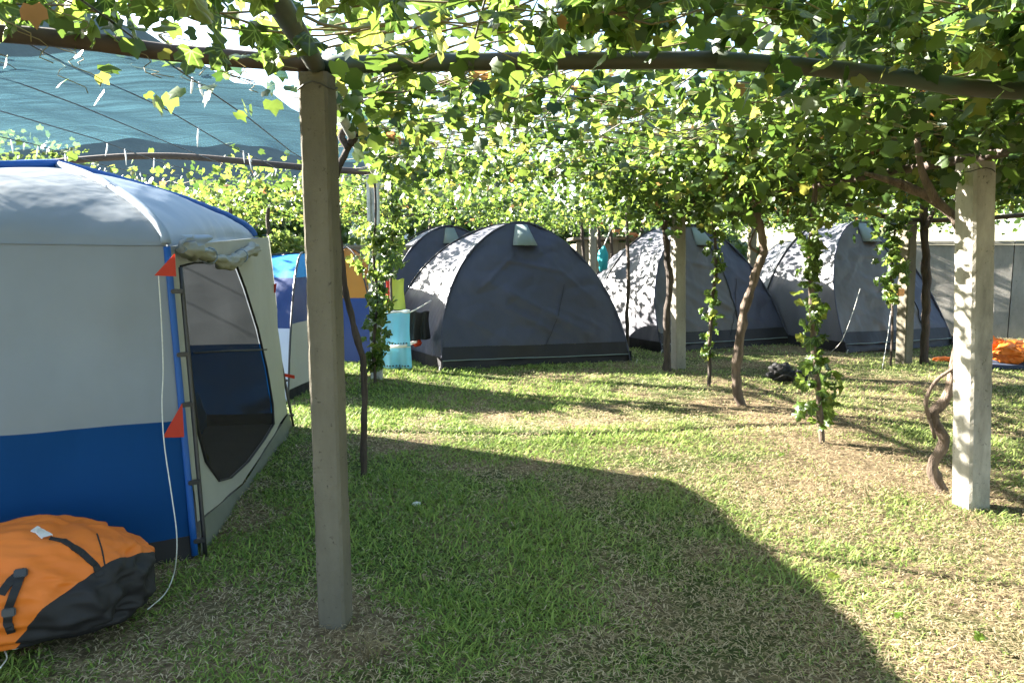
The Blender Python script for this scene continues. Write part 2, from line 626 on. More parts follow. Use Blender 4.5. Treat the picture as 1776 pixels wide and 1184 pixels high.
P1, P1T = G(583, 1078), at(550, 130, 2.9)
P2, P2T = G(1686, 878), at(1692, 282, 4.3)
P3, P3T = G(1177, 638), at(1176, 357, 9.7)
P4, P4T = G(654, 660), at(648, 304, 8.65)
P5, P5T = G(1568, 632), at(1576, 385, 10.1)
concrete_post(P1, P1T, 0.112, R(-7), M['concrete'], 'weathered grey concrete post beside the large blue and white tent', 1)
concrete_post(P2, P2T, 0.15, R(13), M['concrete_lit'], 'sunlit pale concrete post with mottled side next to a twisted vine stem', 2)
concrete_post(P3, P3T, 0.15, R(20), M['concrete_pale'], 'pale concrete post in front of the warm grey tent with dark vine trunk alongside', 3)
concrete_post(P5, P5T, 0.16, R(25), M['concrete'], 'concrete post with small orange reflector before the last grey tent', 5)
concrete_post((-2.5, 15.6, 0), (-2.5, 15.6, 2.25), 0.14, R(5), M['concrete'], 'distant concrete post beside the white van', 6)
concrete_post((1.75, 16.4, 0), (1.75, 16.4, 2.25), 0.14, R(5), M['concrete_pale'], 'distant pale concrete post beside the wooden shed', 7)
concrete_post((5.15, 16.2, 0), (5.15, 16.2, 2.2), 0.15, R(5), M['concrete'], 'distant concrete post behind the gap between the two grey tents', 8)

# galvanised post (two rails with a groove)
gp = thing('steel_post', (P4.x, P4.y, gz(P4.x, P4.y)), 'slim pale galvanised post wrapped by a leafy vine', 'post')
for dx in (-0.05, 0.05):
    bm = bmesh.new()
    box_bm(bm, Vector((P4.x + dx, P4.y, P4T.z / 2 - 0.07)), (0.04, 0.07, P4T.z + 0.13))
    bmesh.ops.bevel(bm, geom=bm.edges[:], offset=0.006, segments=2, affect='EDGES')
    o = bm_obj('rail', bm, M['metal_post'], gp)
bm = bmesh.new()
box_bm(bm, Vector((P4.x, P4.y + 0.02, P4T.z / 2 - 0.07)), (0.062, 0.015, P4T.z + 0.10))
bm_obj('web', bm, M['metal_post'], gp)
# reflector on P5
ro = box('reflector', at(1562, 507, 9.95), (0.13, 0.03, 0.10), M['reflector'], None, R(25), 0.01)
tag(ro, 'small orange reflector fixed to a concrete post', 'reflector')

# ------------------------------------------------------------------ pergola frame
frame = thing('pergola_frame', (P1T.x, P1T.y, P1T.z), 'steel pipe and wire frame spanning the posts overhead', 'pergola')


def beam(pts, r, mat, sides=10, n=6):
    sp = smooth_path(pts, n)
    return tube('pipe', sp, r, mat, frame, sides, 0.06, random.random() * 9)


up = Vector((0, 0, 0.03))
ROWL0 = Vector((-0.28, -1.5, 2.2))
# row line over P1 and the steel post
beam([ROWL0, at(480, 0, 2.05), P1T + up], 0.034, M['pipe'])
beam([P1T + up, P1T.lerp(P4T, 0.5) + Vector((0, 0, 0.0)), P4T + up, Vector((-2.5, 15.6, 2.3))], 0.03, M['metal_post'])
# near cross pipe, arching over both bays
beam([P1T + up * 1.2, at(300, 92, 2.83), at(0, 58, 2.72), Vector((-3.3, 2.55, 2.3)), Vector((-4.5, 2.4, 2.16))], 0.031, M['rust'])
beam([P1T + up * 1.2, at(880, 107, 2.97), at(1240, 104, 2.99)], 0.033, M['pipe'])
beam([at(1240, 104, 2.99), at(1400, 116, 3.0), at(1560, 134, 3.0), at(1730, 156, 3.0), Vector((2.9, 3.02, 2.11))], 0.033, M['pipe'])
# right row line
beam([Vector((3.05, -1.5, 1.98)), P2T + up, P2T.lerp(P3T, 0.5), P3T + up, Vector((1.75, 16.4, 2.28))], 0.028, M['rust'])
# far cross pipes
beam([P4T + up, at(520, 290, 8.55), at(300, 271, 8.5), at(110, 280, 8.4), Vector((-6.4, 8.3, 2.3))], 0.036, M['rust'])
beam([P4T + up, at(800, 291, 8.8), at(940, 286, 9.1), at(1060, 305, 9.4), P3T + up], 0.033, M['metal_post'])
beam([P3T + up, (3.6, 9.9, 2.35), P5T + up, (8.0, 10.5, 2.1)], 0.033, M['rust'])
beam([(-9, 15.4, 2.3), (-5.5, 15.5, 2.55), (-2.5, 15.6, 2.28), (-0.4, 16, 2.5), (1.75, 16.4, 2.28), (3.4, 16.3, 2.5), (5.15, 16.2, 2.23), (9, 16, 2.3)], 0.033, M['rust'])


def canopy_z(x, y):
    """height of the wire mat: an arch between the rows"""
    s = -0.118
    xa = -0.71 + s * (y - 2.9)
    t = ((x - xa) / 3.55) % 1.0
    base = 2.17 + (0.012 * (y - 3) if x < xa + 1.5 else -0.0)
    base = min(base, 2.34)
    return base + 0.17 * math.sin(math.pi * t)


wx = [-4.4, -3.9, -3.35, -2.85, -2.35, -1.85, -1.35, -0.15, 0.4, 0.95, 1.5, 2.05, 3.2, 3.8, 4.4, 5.0, 5.8, 6.6]
for k, x0 in enumerate(wx):
    pts = []
    for y in np.linspace(-1, 17, 14):
        x = x0 - 0.118 * (y - 2.9)
        pts.append((x, y, canopy_z(x, y) + 0.015 * math.sin(y * 2 + k)))
    tube('wire', pts, 0.0042, M['wire'], frame, 5)
for k, y0 in enumerate([1.9, 3.7, 4.5, 5.3, 6.1, 6.9, 7.7]):
    pts = []
    for x in np.linspace(-1.0, 6.5, 16):
        y = y0 + 0.28 * x * 0.4
        pts.append((x - 0.1 * (y0 - 3), y, canopy_z(x, y) + 0.01))
    tube('wire', pts, 0.0032, M['wire'], frame, 5)
# plastic ties hanging from the wires
for k in range(46):
    x0 = random.choice(wx[:12])
    y = random.uniform(2.6, 8.2)
    x = x0 - 0.118 * (y - 2.9)
    z = canopy_z(x, y)
    l = random.uniform(0.04, 0.13)
    dx, dy = random.uniform(-0.03, 0.03), random.uniform(-0.02, 0.02)
    tube('plastic_tie', [(x, y, z + 0.008), (x + dx * 0.4, y + dy, z - l * 0.5), (x + dx, y + dy, z - l)], [0.005, 0.006, 0.003], M['white'], frame, 5)
# ------------------------------------------------------------------ shade net
net_c = [Vector((-6.2, 3.1, 2.30)), Vector((-1.05, 3.75, 2.27)), Vector((-0.95, 7.0, 2.36)), Vector((-1.5, 8.45, 2.42)), Vector((-6.4, 8.25, 2.45))]


def net_fn(u, v):
    a = Vector((-6.2, 2.85, 2.24)).lerp(Vector((-0.86, 3.0, 2.21)), u)
    b = Vector((-6.4, 8.22, 2.42)).lerp(Vector((-1.4, 8.6, 2.46)), u)
    p = a.lerp(b, v)
    p.x += 0.5 * max(0, u - 0.7) / 0.3 * math.sin(math.pi * v) ** 1.0
    p.z += (0.07 + 0.2 * v) * math.sin(math.pi * u) + 0.02 * math.sin(u * 23 + v * 4) * (0.3 + v) + 0.03 * nz((u * 6, v * 5, 0), 1.0) + 0.012 * math.sin(u * 60 + 3 * nz((u * 4, v * 4, 1), 1.0))
    return p


net = grid_obj('shade_net', net_fn, 60, 50, M['net'])
tag(net, 'teal green shade net stretched over the wires above the blue and white tent', 'shade net')


# ------------------------------------------------------------------ leaf shapes
def leaf_template(detail=2, cup=0.12, jit=0.0, seed=0):
    """palmate vine leaf, stalk end at the origin, tip towards +y"""
    lob = [(-0.02, 0.0), (0.16, -0.15), (0.36, -0.10), (0.50, 0.10), (0.40, 0.20), (0.56, 0.42), (0.50, 0.58), (0.27, 0.55), (0.24, 0.78), (0.0, 1.0)]
    if detail == 1:
        lob = [(0.0, 0.0), (0.30, -0.12), (0.52, 0.15), (0.52, 0.55), (0.25, 0.60), (0.0, 1.0)]
    right = lob
    left = [(-x, y) for x, y in lob[1:-1]][::-1]
    ring = right + left
    verts = [(0.0, 0.38, 0.0)]
    for i, (x, y) in enumerate(ring):
        x += jit * nz((i * 1.7, seed, 0), 1.0)
        y += jit * nz((i * 1.3, seed, 5), 1.0)
        z = jit * 2.2 * nz((x * 2, y * 2, seed * 3), 1.0) - cup * abs(x) * 1.4 - cup * 0.8 * (y - 0.4) ** 2 + (0.03 if i % 2 else -0.02)
        verts.append((x, y, z))
    n = len(ring)
    faces = [(0, i + 1, (i + 1) % n + 1) for i in range(n)]
    return np.array(verts), faces


T1, F1 = leaf_template(1)
T2, F2 = leaf_template(2)


def leaf_frames(n, bias=(-0.25, -0.15, 0.5), spread=0.75, hang=0.7):
    nn = rng.normal(0, spread, (n, 3)) + np.array(bias)
    nn /= np.linalg.norm(nn, axis=1)[:, None]
    t = rng.normal(0, 0.7, (n, 3)) + np.array([0, 0, -hang])
    t -= nn * np.sum(t * nn, 1)[:, None]
    t /= np.linalg.norm(t, axis=1)[:, None]
    s = np.cross(t, nn)
    return s, t, nn


def leaves_mesh(name, pos, size, frames, tint, mat, parent=None, tmpl=(T1, F1)):
    T, F = tmpl
    s, t, nn = frames
    n = len(pos)
    V = pos[:, None, :] + size[:, None, None] * (T[None, :, 0, None] * s[:, None, :] + T[None, :, 1, None] * t[:, None, :] + T[None, :, 2, None] * nn[:, None, :])
    k = len(T)
    Fa = np.array(F)
    FA = (np.arange(n)[:, None, None] * k + Fa[None]).reshape(-1, 3)
    me = bpy.data.meshes.new(name)
    me.vertices.add(n * k)
    me.vertices.foreach_set('co', V.reshape(-1).astype(np.float32))
    nf = len(FA)
    me.loops.add(nf * 3)
    me.loops.foreach_set('vertex_index', FA.reshape(-1).astype(np.int32))
    me.polygons.add(nf)
    me.polygons.foreach_set('loop_start', (np.arange(nf) * 3).astype(np.int32))
    me.polygons.foreach_set('loop_total', np.full(nf, 3, np.int32))
    me.update(calc_edges=True)
    a = me.attributes.new('tint', 'FLOAT', 'POINT')
    a.data.foreach_set('value', np.repeat(tint, k).astype(np.float32))
    me.materials.append(mat)
    return link(bpy.data.objects.new(name, me), parent)


def near_leaf(i):
    T, F = leaf_template(2, 0.03 + 0.05 * (i % 4), 0.13, i * 1.37)
    ring = T[1:]
    c = T[0]
    n = len(ring)
    V = [tuple(c)]
    for f, dz in ((0.5, 0.045), (0.8, 0.03), (1.0, 0.0)):
        for k in range(n):
            p = c + (ring[k] - c) * f
            fold = -0.10 * (1 if i % 2 else 0.4) * abs(p[0])
            rip = 0.035 * math.sin(k * 2.1 + i) * f
            curl = -0.22 * (i % 3) * max(0, p[1] - 0.5) ** 2
            V.append((p[0], p[1], p[2] + dz + fold + rip + curl))
    Fc = [(0, 1 + k, 1 + (k + 1) % n) for k in range(n)]
    for a in range(2):
        for k in range(n):
            k2 = (k + 1) % n
            Fc.append((1 + a * n + k, 1 + (a + 1) * n + k, 1 + (a + 1) * n + k2, 1 + a * n + k2))
    return V, Fc


LEAF_MESH = []
for i in range(8):
    V_, F_ = near_leaf(i)
    me = bpy.data.meshes.new('leaf')
    me.from_pydata(V_, [], F_)
    a = me.attributes.new('tint', 'FLOAT', 'POINT')
    me.polygons.foreach_set('use_smooth', [True] * len(me.polygons))
    a.data.foreach_set('value', np.full(len(V_), [0.1, 0.3, 0.45, 0.6, 0.75, 0.2, 0.5, 0.92][i], np.float32))
    me.materials.append(M['leaf_near'])
    LEAF_MESH.append(me)


def leaf_objects(pos, size, frames, parent, which=None):
    s, t, nn = frames
    inv = parent.matrix_basis.inverted()
    for i in range(len(pos)):
        k = random.randrange(8) if which is None else which[i]
        o = bpy.data.objects.new('leaf', LEAF_MESH[k])
        C.objects.link(o)
        m = Matrix.Identity(4)
        for r in range(3):
            m[r][0] = s[i][r] * size[i]
            m[r][1] = t[i][r] * size[i]
            m[r][2] = nn[i][r] * size[i]
            m[r][3] = pos[i][r]
        o.parent = parent
        o.matrix_parent_inverse = inv
        o.matrix_basis = m


# ------------------------------------------------------------------ canopy of vine leaves
canopy = thing('vine_canopy', (1.0, 5.0, 2.2), 'leafy grapevine canopy trained over the pergola wires overhead', 'vine')


def row_x(k, y):
    return -0.71 - 0.118 * (y - 2.9) + 3.45 * k


def gen_canopy():
    P, S = [], []

    def region(x0, x1, y0, y1, dens, zoff, zs, keep=None, smin=0.04, smax=0.098, clump=0.0):
        n = int((x1 - x0) * (y1 - y0) * dens * 1.4)
        x = rng.uniform(x0, x1, n)
        y = rng.uniform(y0, y1, n)
        ok = np.ones(n, bool)
        if keep is not None:
            ok &= np.array([keep(a, b) for a, b in zip(x, y)], bool)
        if clump > 0:
            f = np.array([noise.noise(Vector((a * 1.9, b * 1.9, 4.2 + zoff))) for a, b in zip(x, y)])
            ok &= rng.uniform(0, 1, n) < np.clip(0.55 + clump * f * 2.2, 0.04, 1)
        x, y = x[ok], y[ok]
        z = np.array([canopy_z(a, b) for a, b in zip(x, y)]) + zoff + rng.normal(0, zs, len(x))
        P.append(np.stack([x, y, z], 1))
        S.append(rng.uniform(smin, smax, len(x)))

    # bay between the first and second row: one thin sunlit layer
    region(-3.0, 3.2, 0.2, 8.8, 330, 0.06, 0.08, lambda x, y: row_x(0, y) - 0.05 < x < row_x(1, y) - 0.5 and not (4.3 < y < 7.3 and x > row_x(0, y) + 0.35 and random.random() > 0.5), clump=0.35)
    region(-0.9, 1.4, 1.7, 2.95, 260, 0.05, 0.07, clump=0.4)
    region(-1.2, 2.2, 4.0, 8.8, 170, 0.10, 0.05, lambda x, y: row_x(0, y) + 0.1 < x < row_x(1, y) - 0.5, smin=0.035, smax=0.07, clump=0.4)
    region(0.8, 6.0, 1.2, 9.6, 330, 0.42, 0.13, lambda x, y: x > row_x(1, y) - 0.75, smin=0.09, smax=0.15, clump=0.25)  # extra upper leaf layer, added to block sun and sky and darken leaves below
    # dense strip along the second row
    region(0.4, 4.8, 0.5, 10.4, 800, 0.08, 0.20, lambda x, y: -1.0 < x - row_x(1, y) < 1.3, clump=0.3)
    region(0.7, 3.0, 2.2, 3.7, 130, -0.06, 0.08, clump=0.5)
    region(0.8, 4.2, 3.2, 10.4, 40, -0.15, 0.08, lambda x, y: abs(x - row_x(1, y)) < 0.5, clump=0.4)
    # bays to the right
    region(2.0, 9.5, 0.0, 10.4, 340, 0.05, 0.10, lambda x, y: x > row_x(1, y) + 0.8, clump=0.5)
    # everything behind the far cross pipe
    region(-1.9, 9.5, 8.8, 19.0, 250, 0.05, 0.14, lambda x, y: x > row_x(0, y) - 0.3 and random.random() < (0.66 if y < 12 else 1), clump=0.45)
    region(-10.5, -1.2, 8.9, 19.0, 240, 0.06, 0.15, lambda x, y: x < row_x(0, y) and (x > -6.3 or y > 12) and random.random() < (0.3 if y < 12 else 1), clump=0.55)
    # the near left bay: stray shoots only
    region(-4.6, -0.5, 1.0, 2.8, 290, 0.08, 0.06, lambda x, y: x < row_x(0, y), clump=0.7)
    region(-4.6, -1.0, 2.8, 3.8, 60, 0.0, 0.07, lambda x, y: x < row_x(0, y), clump=0.9)
    region(-6.5, -3.4, 4.0, 6.5, 30, -0.04, 0.10, clump=0.9)
    region(-1.7, -0.4, 2.9, 8.6, 110, 0.08, 0.07, lambda x, y: abs(x - row_x(0, y)) < 0.25 and (y < 4.5 or random.random() < 0.35), clump=0.5)
    # over and behind the camera the mat goes on
    region(-3.5, 6.5, -3.5, 0.2, 120, 0.05, 0.09, clump=0.4)
    return np.concatenate(P), np.concatenate(S)


cp, cs = gen_canopy()
n_all = len(cp)
fr = leaf_frames(n_all, bias=(-0.22, 0.0, 0.42), spread=0.62, hang=0.75)
tint = np.clip(rng.beta(0.85, 1.05, n_all) + rng.normal(0, 0.05, n_all), 0, 0.93)
old = rng.uniform(0, 1, n_all) < 0.012
tint[old] = 1.0
# those that show largest in the picture become leaves of their own
cx = 888 + FPX * cp[:, 0] / np.maximum(cp[:, 1], 0.1)
cy = 440 - FPX * (cp[:, 2] - CAM_H) / np.maximum(cp[:, 1], 0.1)
vis = (cp[:, 1] > 1.2) & (cx > -20) & (cx < 1796) & (cy > -15)
score = np.where(vis, cs / np.maximum(cp[:, 1], 0.3), 0)
near = np.argsort(-score)[:300]
rest = np.setdiff1d(np.arange(n_all), near)
leaf_objects(cp[near], cs[near] * 1.0, tuple(f[near] for f in fr), canopy)
fo = leaves_mesh('foliage', cp[rest], cs[rest], tuple(f[rest] for f in fr), tint[rest], M['leaf'], canopy)
fo['kind'] = 'stuff'

# canes running through the mat
for k in range(90):
    if k < 60:
        y = random.uniform(1.5, 9.5)
        x = row_x(random.choice([0, 1, 1, 1]), y) + random.uniform(-0.3, 0.3)
    else:
        y = random.uniform(9, 15)
        x = random.uniform(-6, 7)
    a = random.choice([0, math.pi]) + random.uniform(-0.7, 0.7)
    pts = []
    L = random.uniform(0.8, 2.2)
    for i in range(7):
        s = i / 6
        xx = x + math.cos(a) * L * s + 0.06 * math.sin(i * 1.7 + k)
        yy = y + math.sin(a) * L * s + 0.06 * math.cos(i * 1.3 + k)
        if yy > 3 and yy < 8.6 and xx < row_x(0, yy) - 0.1:
            break
        pts.append((xx, yy, canopy_z(xx, yy) + 0.05 + 0.05 * math.sin(i * 2.1 + k) - 0.12 * s * s))
    if len(pts) > 2:
        n_ = len(pts)
        tube('cane', smooth_path(pts, 3), [0.006 - 0.004 * i / (3 * n_) for i in range(3 * (n_ - 1) + 1)], M['cane'], canopy, 5)
for k in range(130):
    y = random.uniform(1.6, 6.5)
    x = row_x(0, y) + random.uniform(-1.6 if y < 2.7 else 0.0, 4.2)
    a = random.uniform(-0.35, 0.35) + random.choice([0, math.pi])
    L = random.uniform(0.7, 1.6)
    pts = []
    for i in range(6):
        q = i / 5
        xx, yy = x + math.cos(a) * L * q, y + math.sin(a) * L * q * 0.6 + 0.03 * math.sin(i * 2 + k)
        if yy > 2.75 and xx < row_x(0, yy) - 0.1:
            break
        pts.append((xx, yy, canopy_z(xx, yy) + 0.04 + 0.04 * math.sin(i * 1.9 + k)))
    if len(pts) > 2:
        tube('cane', smooth_path(pts, 3), 0.0034, M['cane'], canopy, 4)
# curling tendrils and loose shoots at the open edge
for k in range(26):
    y = random.uniform(2.3, 3.4)
    x = random.uniform(-2.2, -0.8)
    z = canopy_z(x, y) + 0.02
    pts = [(x, y, z)]
    for i in range(1, 9):
        pts.append((x + 0.02 * i + 0.03 * math.sin(i * 1.4 + k), y + 0.02 * math.cos(i + k), z - 0.018 * i * (0.4 + (k % 3) * 0.4)))
    tube('tendril', pts, 0.002, M['cane'], canopy, 4)


# grape bunches under the dense strip
def berry_mesh():
    bm = bmesh.new()
    bmesh.ops.create_icosphere(bm, subdivisions=1, radius=1.0)
    V = np.array([v.co[:] for v in bm.verts])
    F = [tuple(v.index for v in f.verts) for f in bm.faces]
    bm.free()
    return V, F


BV, BF = berry_mesh()


def grape_bunch(p, L):
    verts, faces = [], []
    for i in range(46):
        t = random.random() ** 0.8
        r = 0.045 * (1 - 0.8 * t) * math.sqrt(random.random())
        a = random.uniform(0, 6.283)
        c = np.array([p[0] + r * math.cos(a), p[1] + r * math.sin(a), p[2] - 0.03 - t * L])
        rad = random.uniform(0.0075, 0.0098)
        b = len(verts)
        verts += (BV * rad + c).tolist()
        faces += [tuple(x + b for x in f) for f in BF]
    o = mesh_obj('grape_bunch', verts, faces, M['grape'], canopy)
    o['kind'] = 'stuff'
    tube('stalk', [p, (p[0], p[1], p[2] - 0.05)], 0.003, M['cane'], o, 5)
    return o


for (px, py, Y) in [(1545, 60, 3.0), (1580, 110, 3.3), (1640, 90, 3.1), (1700, 60, 2.9), (1740, 100, 3.1), (1330, 205, 4.4), (1255, 195, 4.9), (1390, 215, 4.6), (1560, 190, 4.0), (1480, 240, 4.8), (1600, 60, 2.8), (1720, 190, 3.6), (1210, 215, 5.5), (1300, 250, 6.2), (1440, 190, 4.2), (1650, 200, 3.9)]:
    q = at(px, py - 25, Y)
    grape_bunch((q.x, q.y, q.z), random.uniform(0.10, 0.15))


# ------------------------------------------------------------------ vine trunks
def vine(name, pix, Y, r0, r1, mat, label, leaves=None, n_leaf=0, wid=0.1, dY=None, group='grapevine stems along the rows', lsize=(0.07, 0.13), extra=None):
    pts = [at(px, py, Y + (dY[i] if dY else 0)) for i, (px, py) in enumerate(pix)]
    base = pts[0].copy()
    base.z = -0.05
    pts[0] = base
    t = thing(name, (base.x, base.y, gz(base.x, base.y)), label, 'vine', group)
    sp = smooth_path(pts, 7)
    n = len(sp)
    sp = [p + Vector((nz(p, 5.0, r0 * 99), nz(p, 5.0, 5 + r0 * 99), 0)) * r0 * 0.5 for p in sp]
    rad = [r0 + (r1 - r0) * i / (n - 1) for i in range(n)]
    rad = [r * (1 + 0.22 * nz((i * 0.35, 0, r0 * 50), 1.0)) for i, r in enumerate(rad)]
    rad[0] *= 1.35
    rad[1] *= 1.15
    tr = tube('trunk', sp, rad, mat, t, 10, 0.3, r0 * 31)
    if extra:
        for (epix, eY, ea, eb) in extra:
            ep = smooth_path([at(a, b, eY) for a, b in epix], 5)
            m_ = len(ep)
            tube('arm', ep, [ea + (eb - ea) * i / (m_ - 1) for i in range(m_)], mat, t, 8, 0.3, ea * 77)
    if n_leaf:
        y0, y1 = leaves
        zs0, zs1 = at(pix[0][0], y0, Y).z, at(pix[0][0], y1, Y).z
        pos = []
        for _ in range(n_leaf):
            z = random.uniform(min(zs0, zs1), max(zs0, zs1))
            c = min(sp, key=lambda q: abs(q.z - z))
            a = random.uniform(0, 6.283)
            rr = wid * math.sqrt(random.random()) * (0.35 + 2.2 * abs(noise.noise(Vector((z * 4.5, r0 * 300, pix[0][0] * 0.01)))))
            pos.append((c.x + rr * math.cos(a), c.y + rr * math.sin(a), z))
        pos = np.array(pos)
        f = leaf_frames(n_leaf, bias=(-0.35, -0.35, 0.35), spread=0.5, hang=1.2)
        leaf_objects(pos, rng.uniform(lsize[0], lsize[1], n_leaf), f, t)
    return t


vine('grape_vine', [(630, 834), (631, 760), (633, 690), (628, 620), (612, 560), (597, 495), (588, 420), (580, 340), (588, 290), (606, 250), (612, 215)], 4.87, 0.021, 0.02, M['bark_dark'],
     'thin dark bare vine stem curving up behind the weathered grey concrete post',
     extra=[([(606, 250), (618, 232), (606, 218), (592, 236), (604, 258)], 4.85, 0.026, 0.022), ([(612, 228), (600, 200), (560, 175)], 4.8, 0.016, 0.008)])
vine('grape_vine', [(1155, 640), (1157, 560), (1161, 480), (1155, 420), (1146, 375), (1120, 345)], 9.6, 0.046, 0.03, M['bark_dark'],
     'dark straight vine trunk hugging the pale concrete post before the warm grey tent', extra=[([(1150, 395), (1180, 352), (1260, 345), (1310, 345)], 9.5, 0.03, 0.02), ([(1120, 345), (1080, 330), (1030, 322)], 9.6, 0.025, 0.012)])
vine('grape_vine', [(1230, 670), (1230, 620), (1234, 540), (1242, 470), (1240, 420), (1236, 370), (1238, 335)], 8.42, 0.022, 0.014, M['bark_dark'],
     'slender vine stem with few small leaves in front of the warm grey tent', leaves=(395, 622), n_leaf=64, wid=0.085, lsize=(0.06, 0.11))
vine('grape_vine', [(1289, 708), (1279, 670), (1279, 620), (1289, 560), (1300, 505), (1318, 455), (1326, 432), (1317, 385), (1309, 352), (1285, 325), (1232, 298)], 7.2, 0.046, 0.034, M['bark'],
     'bare crooked brown vine trunk leaning between two leafy stems', extra=[([(1320, 440), (1300, 425), (1312, 395)], 7.25, 0.016, 0.008), ([(1309, 352), (1350, 330), (1440, 322)], 7.1, 0.028, 0.016)])
vine('grape_vine', [(1429, 772), (1421, 700), (1415, 640), (1410, 560), (1406, 480), (1408, 400), (1412, 335), (1410, 310)], 5.81, 0.024, 0.016, M['bark'],
     'vine stem covered in big sunlit leaves before the last grey tent', leaves=(350, 735), n_leaf=170, wid=0.13, lsize=(0.05, 0.11))
vine('grape_vine', [(1640, 852), (1620, 812), (1638, 765), (1618, 722), (1640, 690), (1655, 640), (1668, 560), (1672, 470), (1668, 400), (1625, 350), (1560, 318)], 4.62, 0.034, 0.026, M['bark'],
     'thick twisted reddish brown vine stem climbing the sunlit pale post', extra=[([(1612, 725), (1606, 695), (1624, 660), (1658, 636)], 4.6, 0.013, 0.011), ([(1612, 725), (1622, 760)], 4.6, 0.013, 0.010), ([(1625, 350), (1600, 300), (1590, 240)], 4.5, 0.028, 0.015), ([(1560, 318), (1500, 300)], 4.6, 0.026, 0.012)])
vine('grape_vine', [(1605, 634), (1604, 560), (1606, 480), (1604, 400), (1598, 350), (1570, 325)], 10.1, 0.055, 0.045, M['bark_dark'],
     'dark upright vine trunk next to the concrete post with orange reflector', extra=[([(1604, 400), (1625, 360), (1660, 345)], 10.0, 0.035, 0.02)])
vine('grape_vine', [(1089, 606), (1088, 540), (1090, 470), (1087, 400), (1088, 365), (1100, 340)], 11.0, 0.026, 0.022, M['bark_dark'],
     'thin dark vine trunk at the corner between the charcoal tents')
vine('grape_vine', [(652, 668), (648, 600), (655, 520), (648, 450), (652, 380), (650, 310)], 8.5, 0.02, 0.012, M['bark_dark'],
     'leafy vine climbing the slim galvanised post', leaves=(385, 640), n_leaf=230, wid=0.16, lsize=(0.07, 0.12))
vine('grape_vine', [(682, 640), (680, 560), (678, 480), (682, 400), (678, 330)], 9.9, 0.02, 0.014, M['bark_dark'],
     'leafy vine behind the light blue towel and galvanised post', leaves=(330, 480), n_leaf=90, wid=0.17, lsize=(0.08, 0.14))
vine('grape_vine', [(1545, 634), (1548, 560), (1546, 480), (1552, 400), (1560, 350)], 9.85, 0.016, 0.012, M['bark_dark'],
     'leafy vine shoot hanging beside the concrete post with orange reflector', leaves=(370, 522), n_leaf=90, wid=0.17, lsize=(0.09, 0.15))
far_vines = [(1010, 15.0), (1038, 14.8), (1060, 16.6), (1112, 15.6), (398, 11.5), (470, 13.0), (560, 12.2), (745, 17.0), (350, 14.0)]
far_labels = ['dark vine trunk rising behind the right shoulder of the smooth fronted charcoal tent',
              'dark vine trunk standing left of the teal bag', 'thin dark vine trunk in front of the plank shed wall',
              'dark vine trunk beside the orange tiled shed edge', 'dark vine trunk behind the roof of the large cabin tent',
              'dark vine trunk above the bright blue dome tent', 'dark vine trunk between the blue dome tent and the amber tent',
              'distant vine trunk behind the half hidden charcoal tent', 'dark vine trunk in front of the silver car']
for i, (px, Y) in enumerate(far_vines):
    yb = 440 + FPX * 1.5 / Y
    vine('grape_vine', [(px, yb), (px + random.randint(-5, 5), yb * 0.6 + 360 * 0.4), (px + random.randint(-4, 4), 410), (px + random.randint(-6, 6), 360)], Y, 0.04, 0.03, M['bark_dark'],
         far_labels[i], group='distant vine trunks')


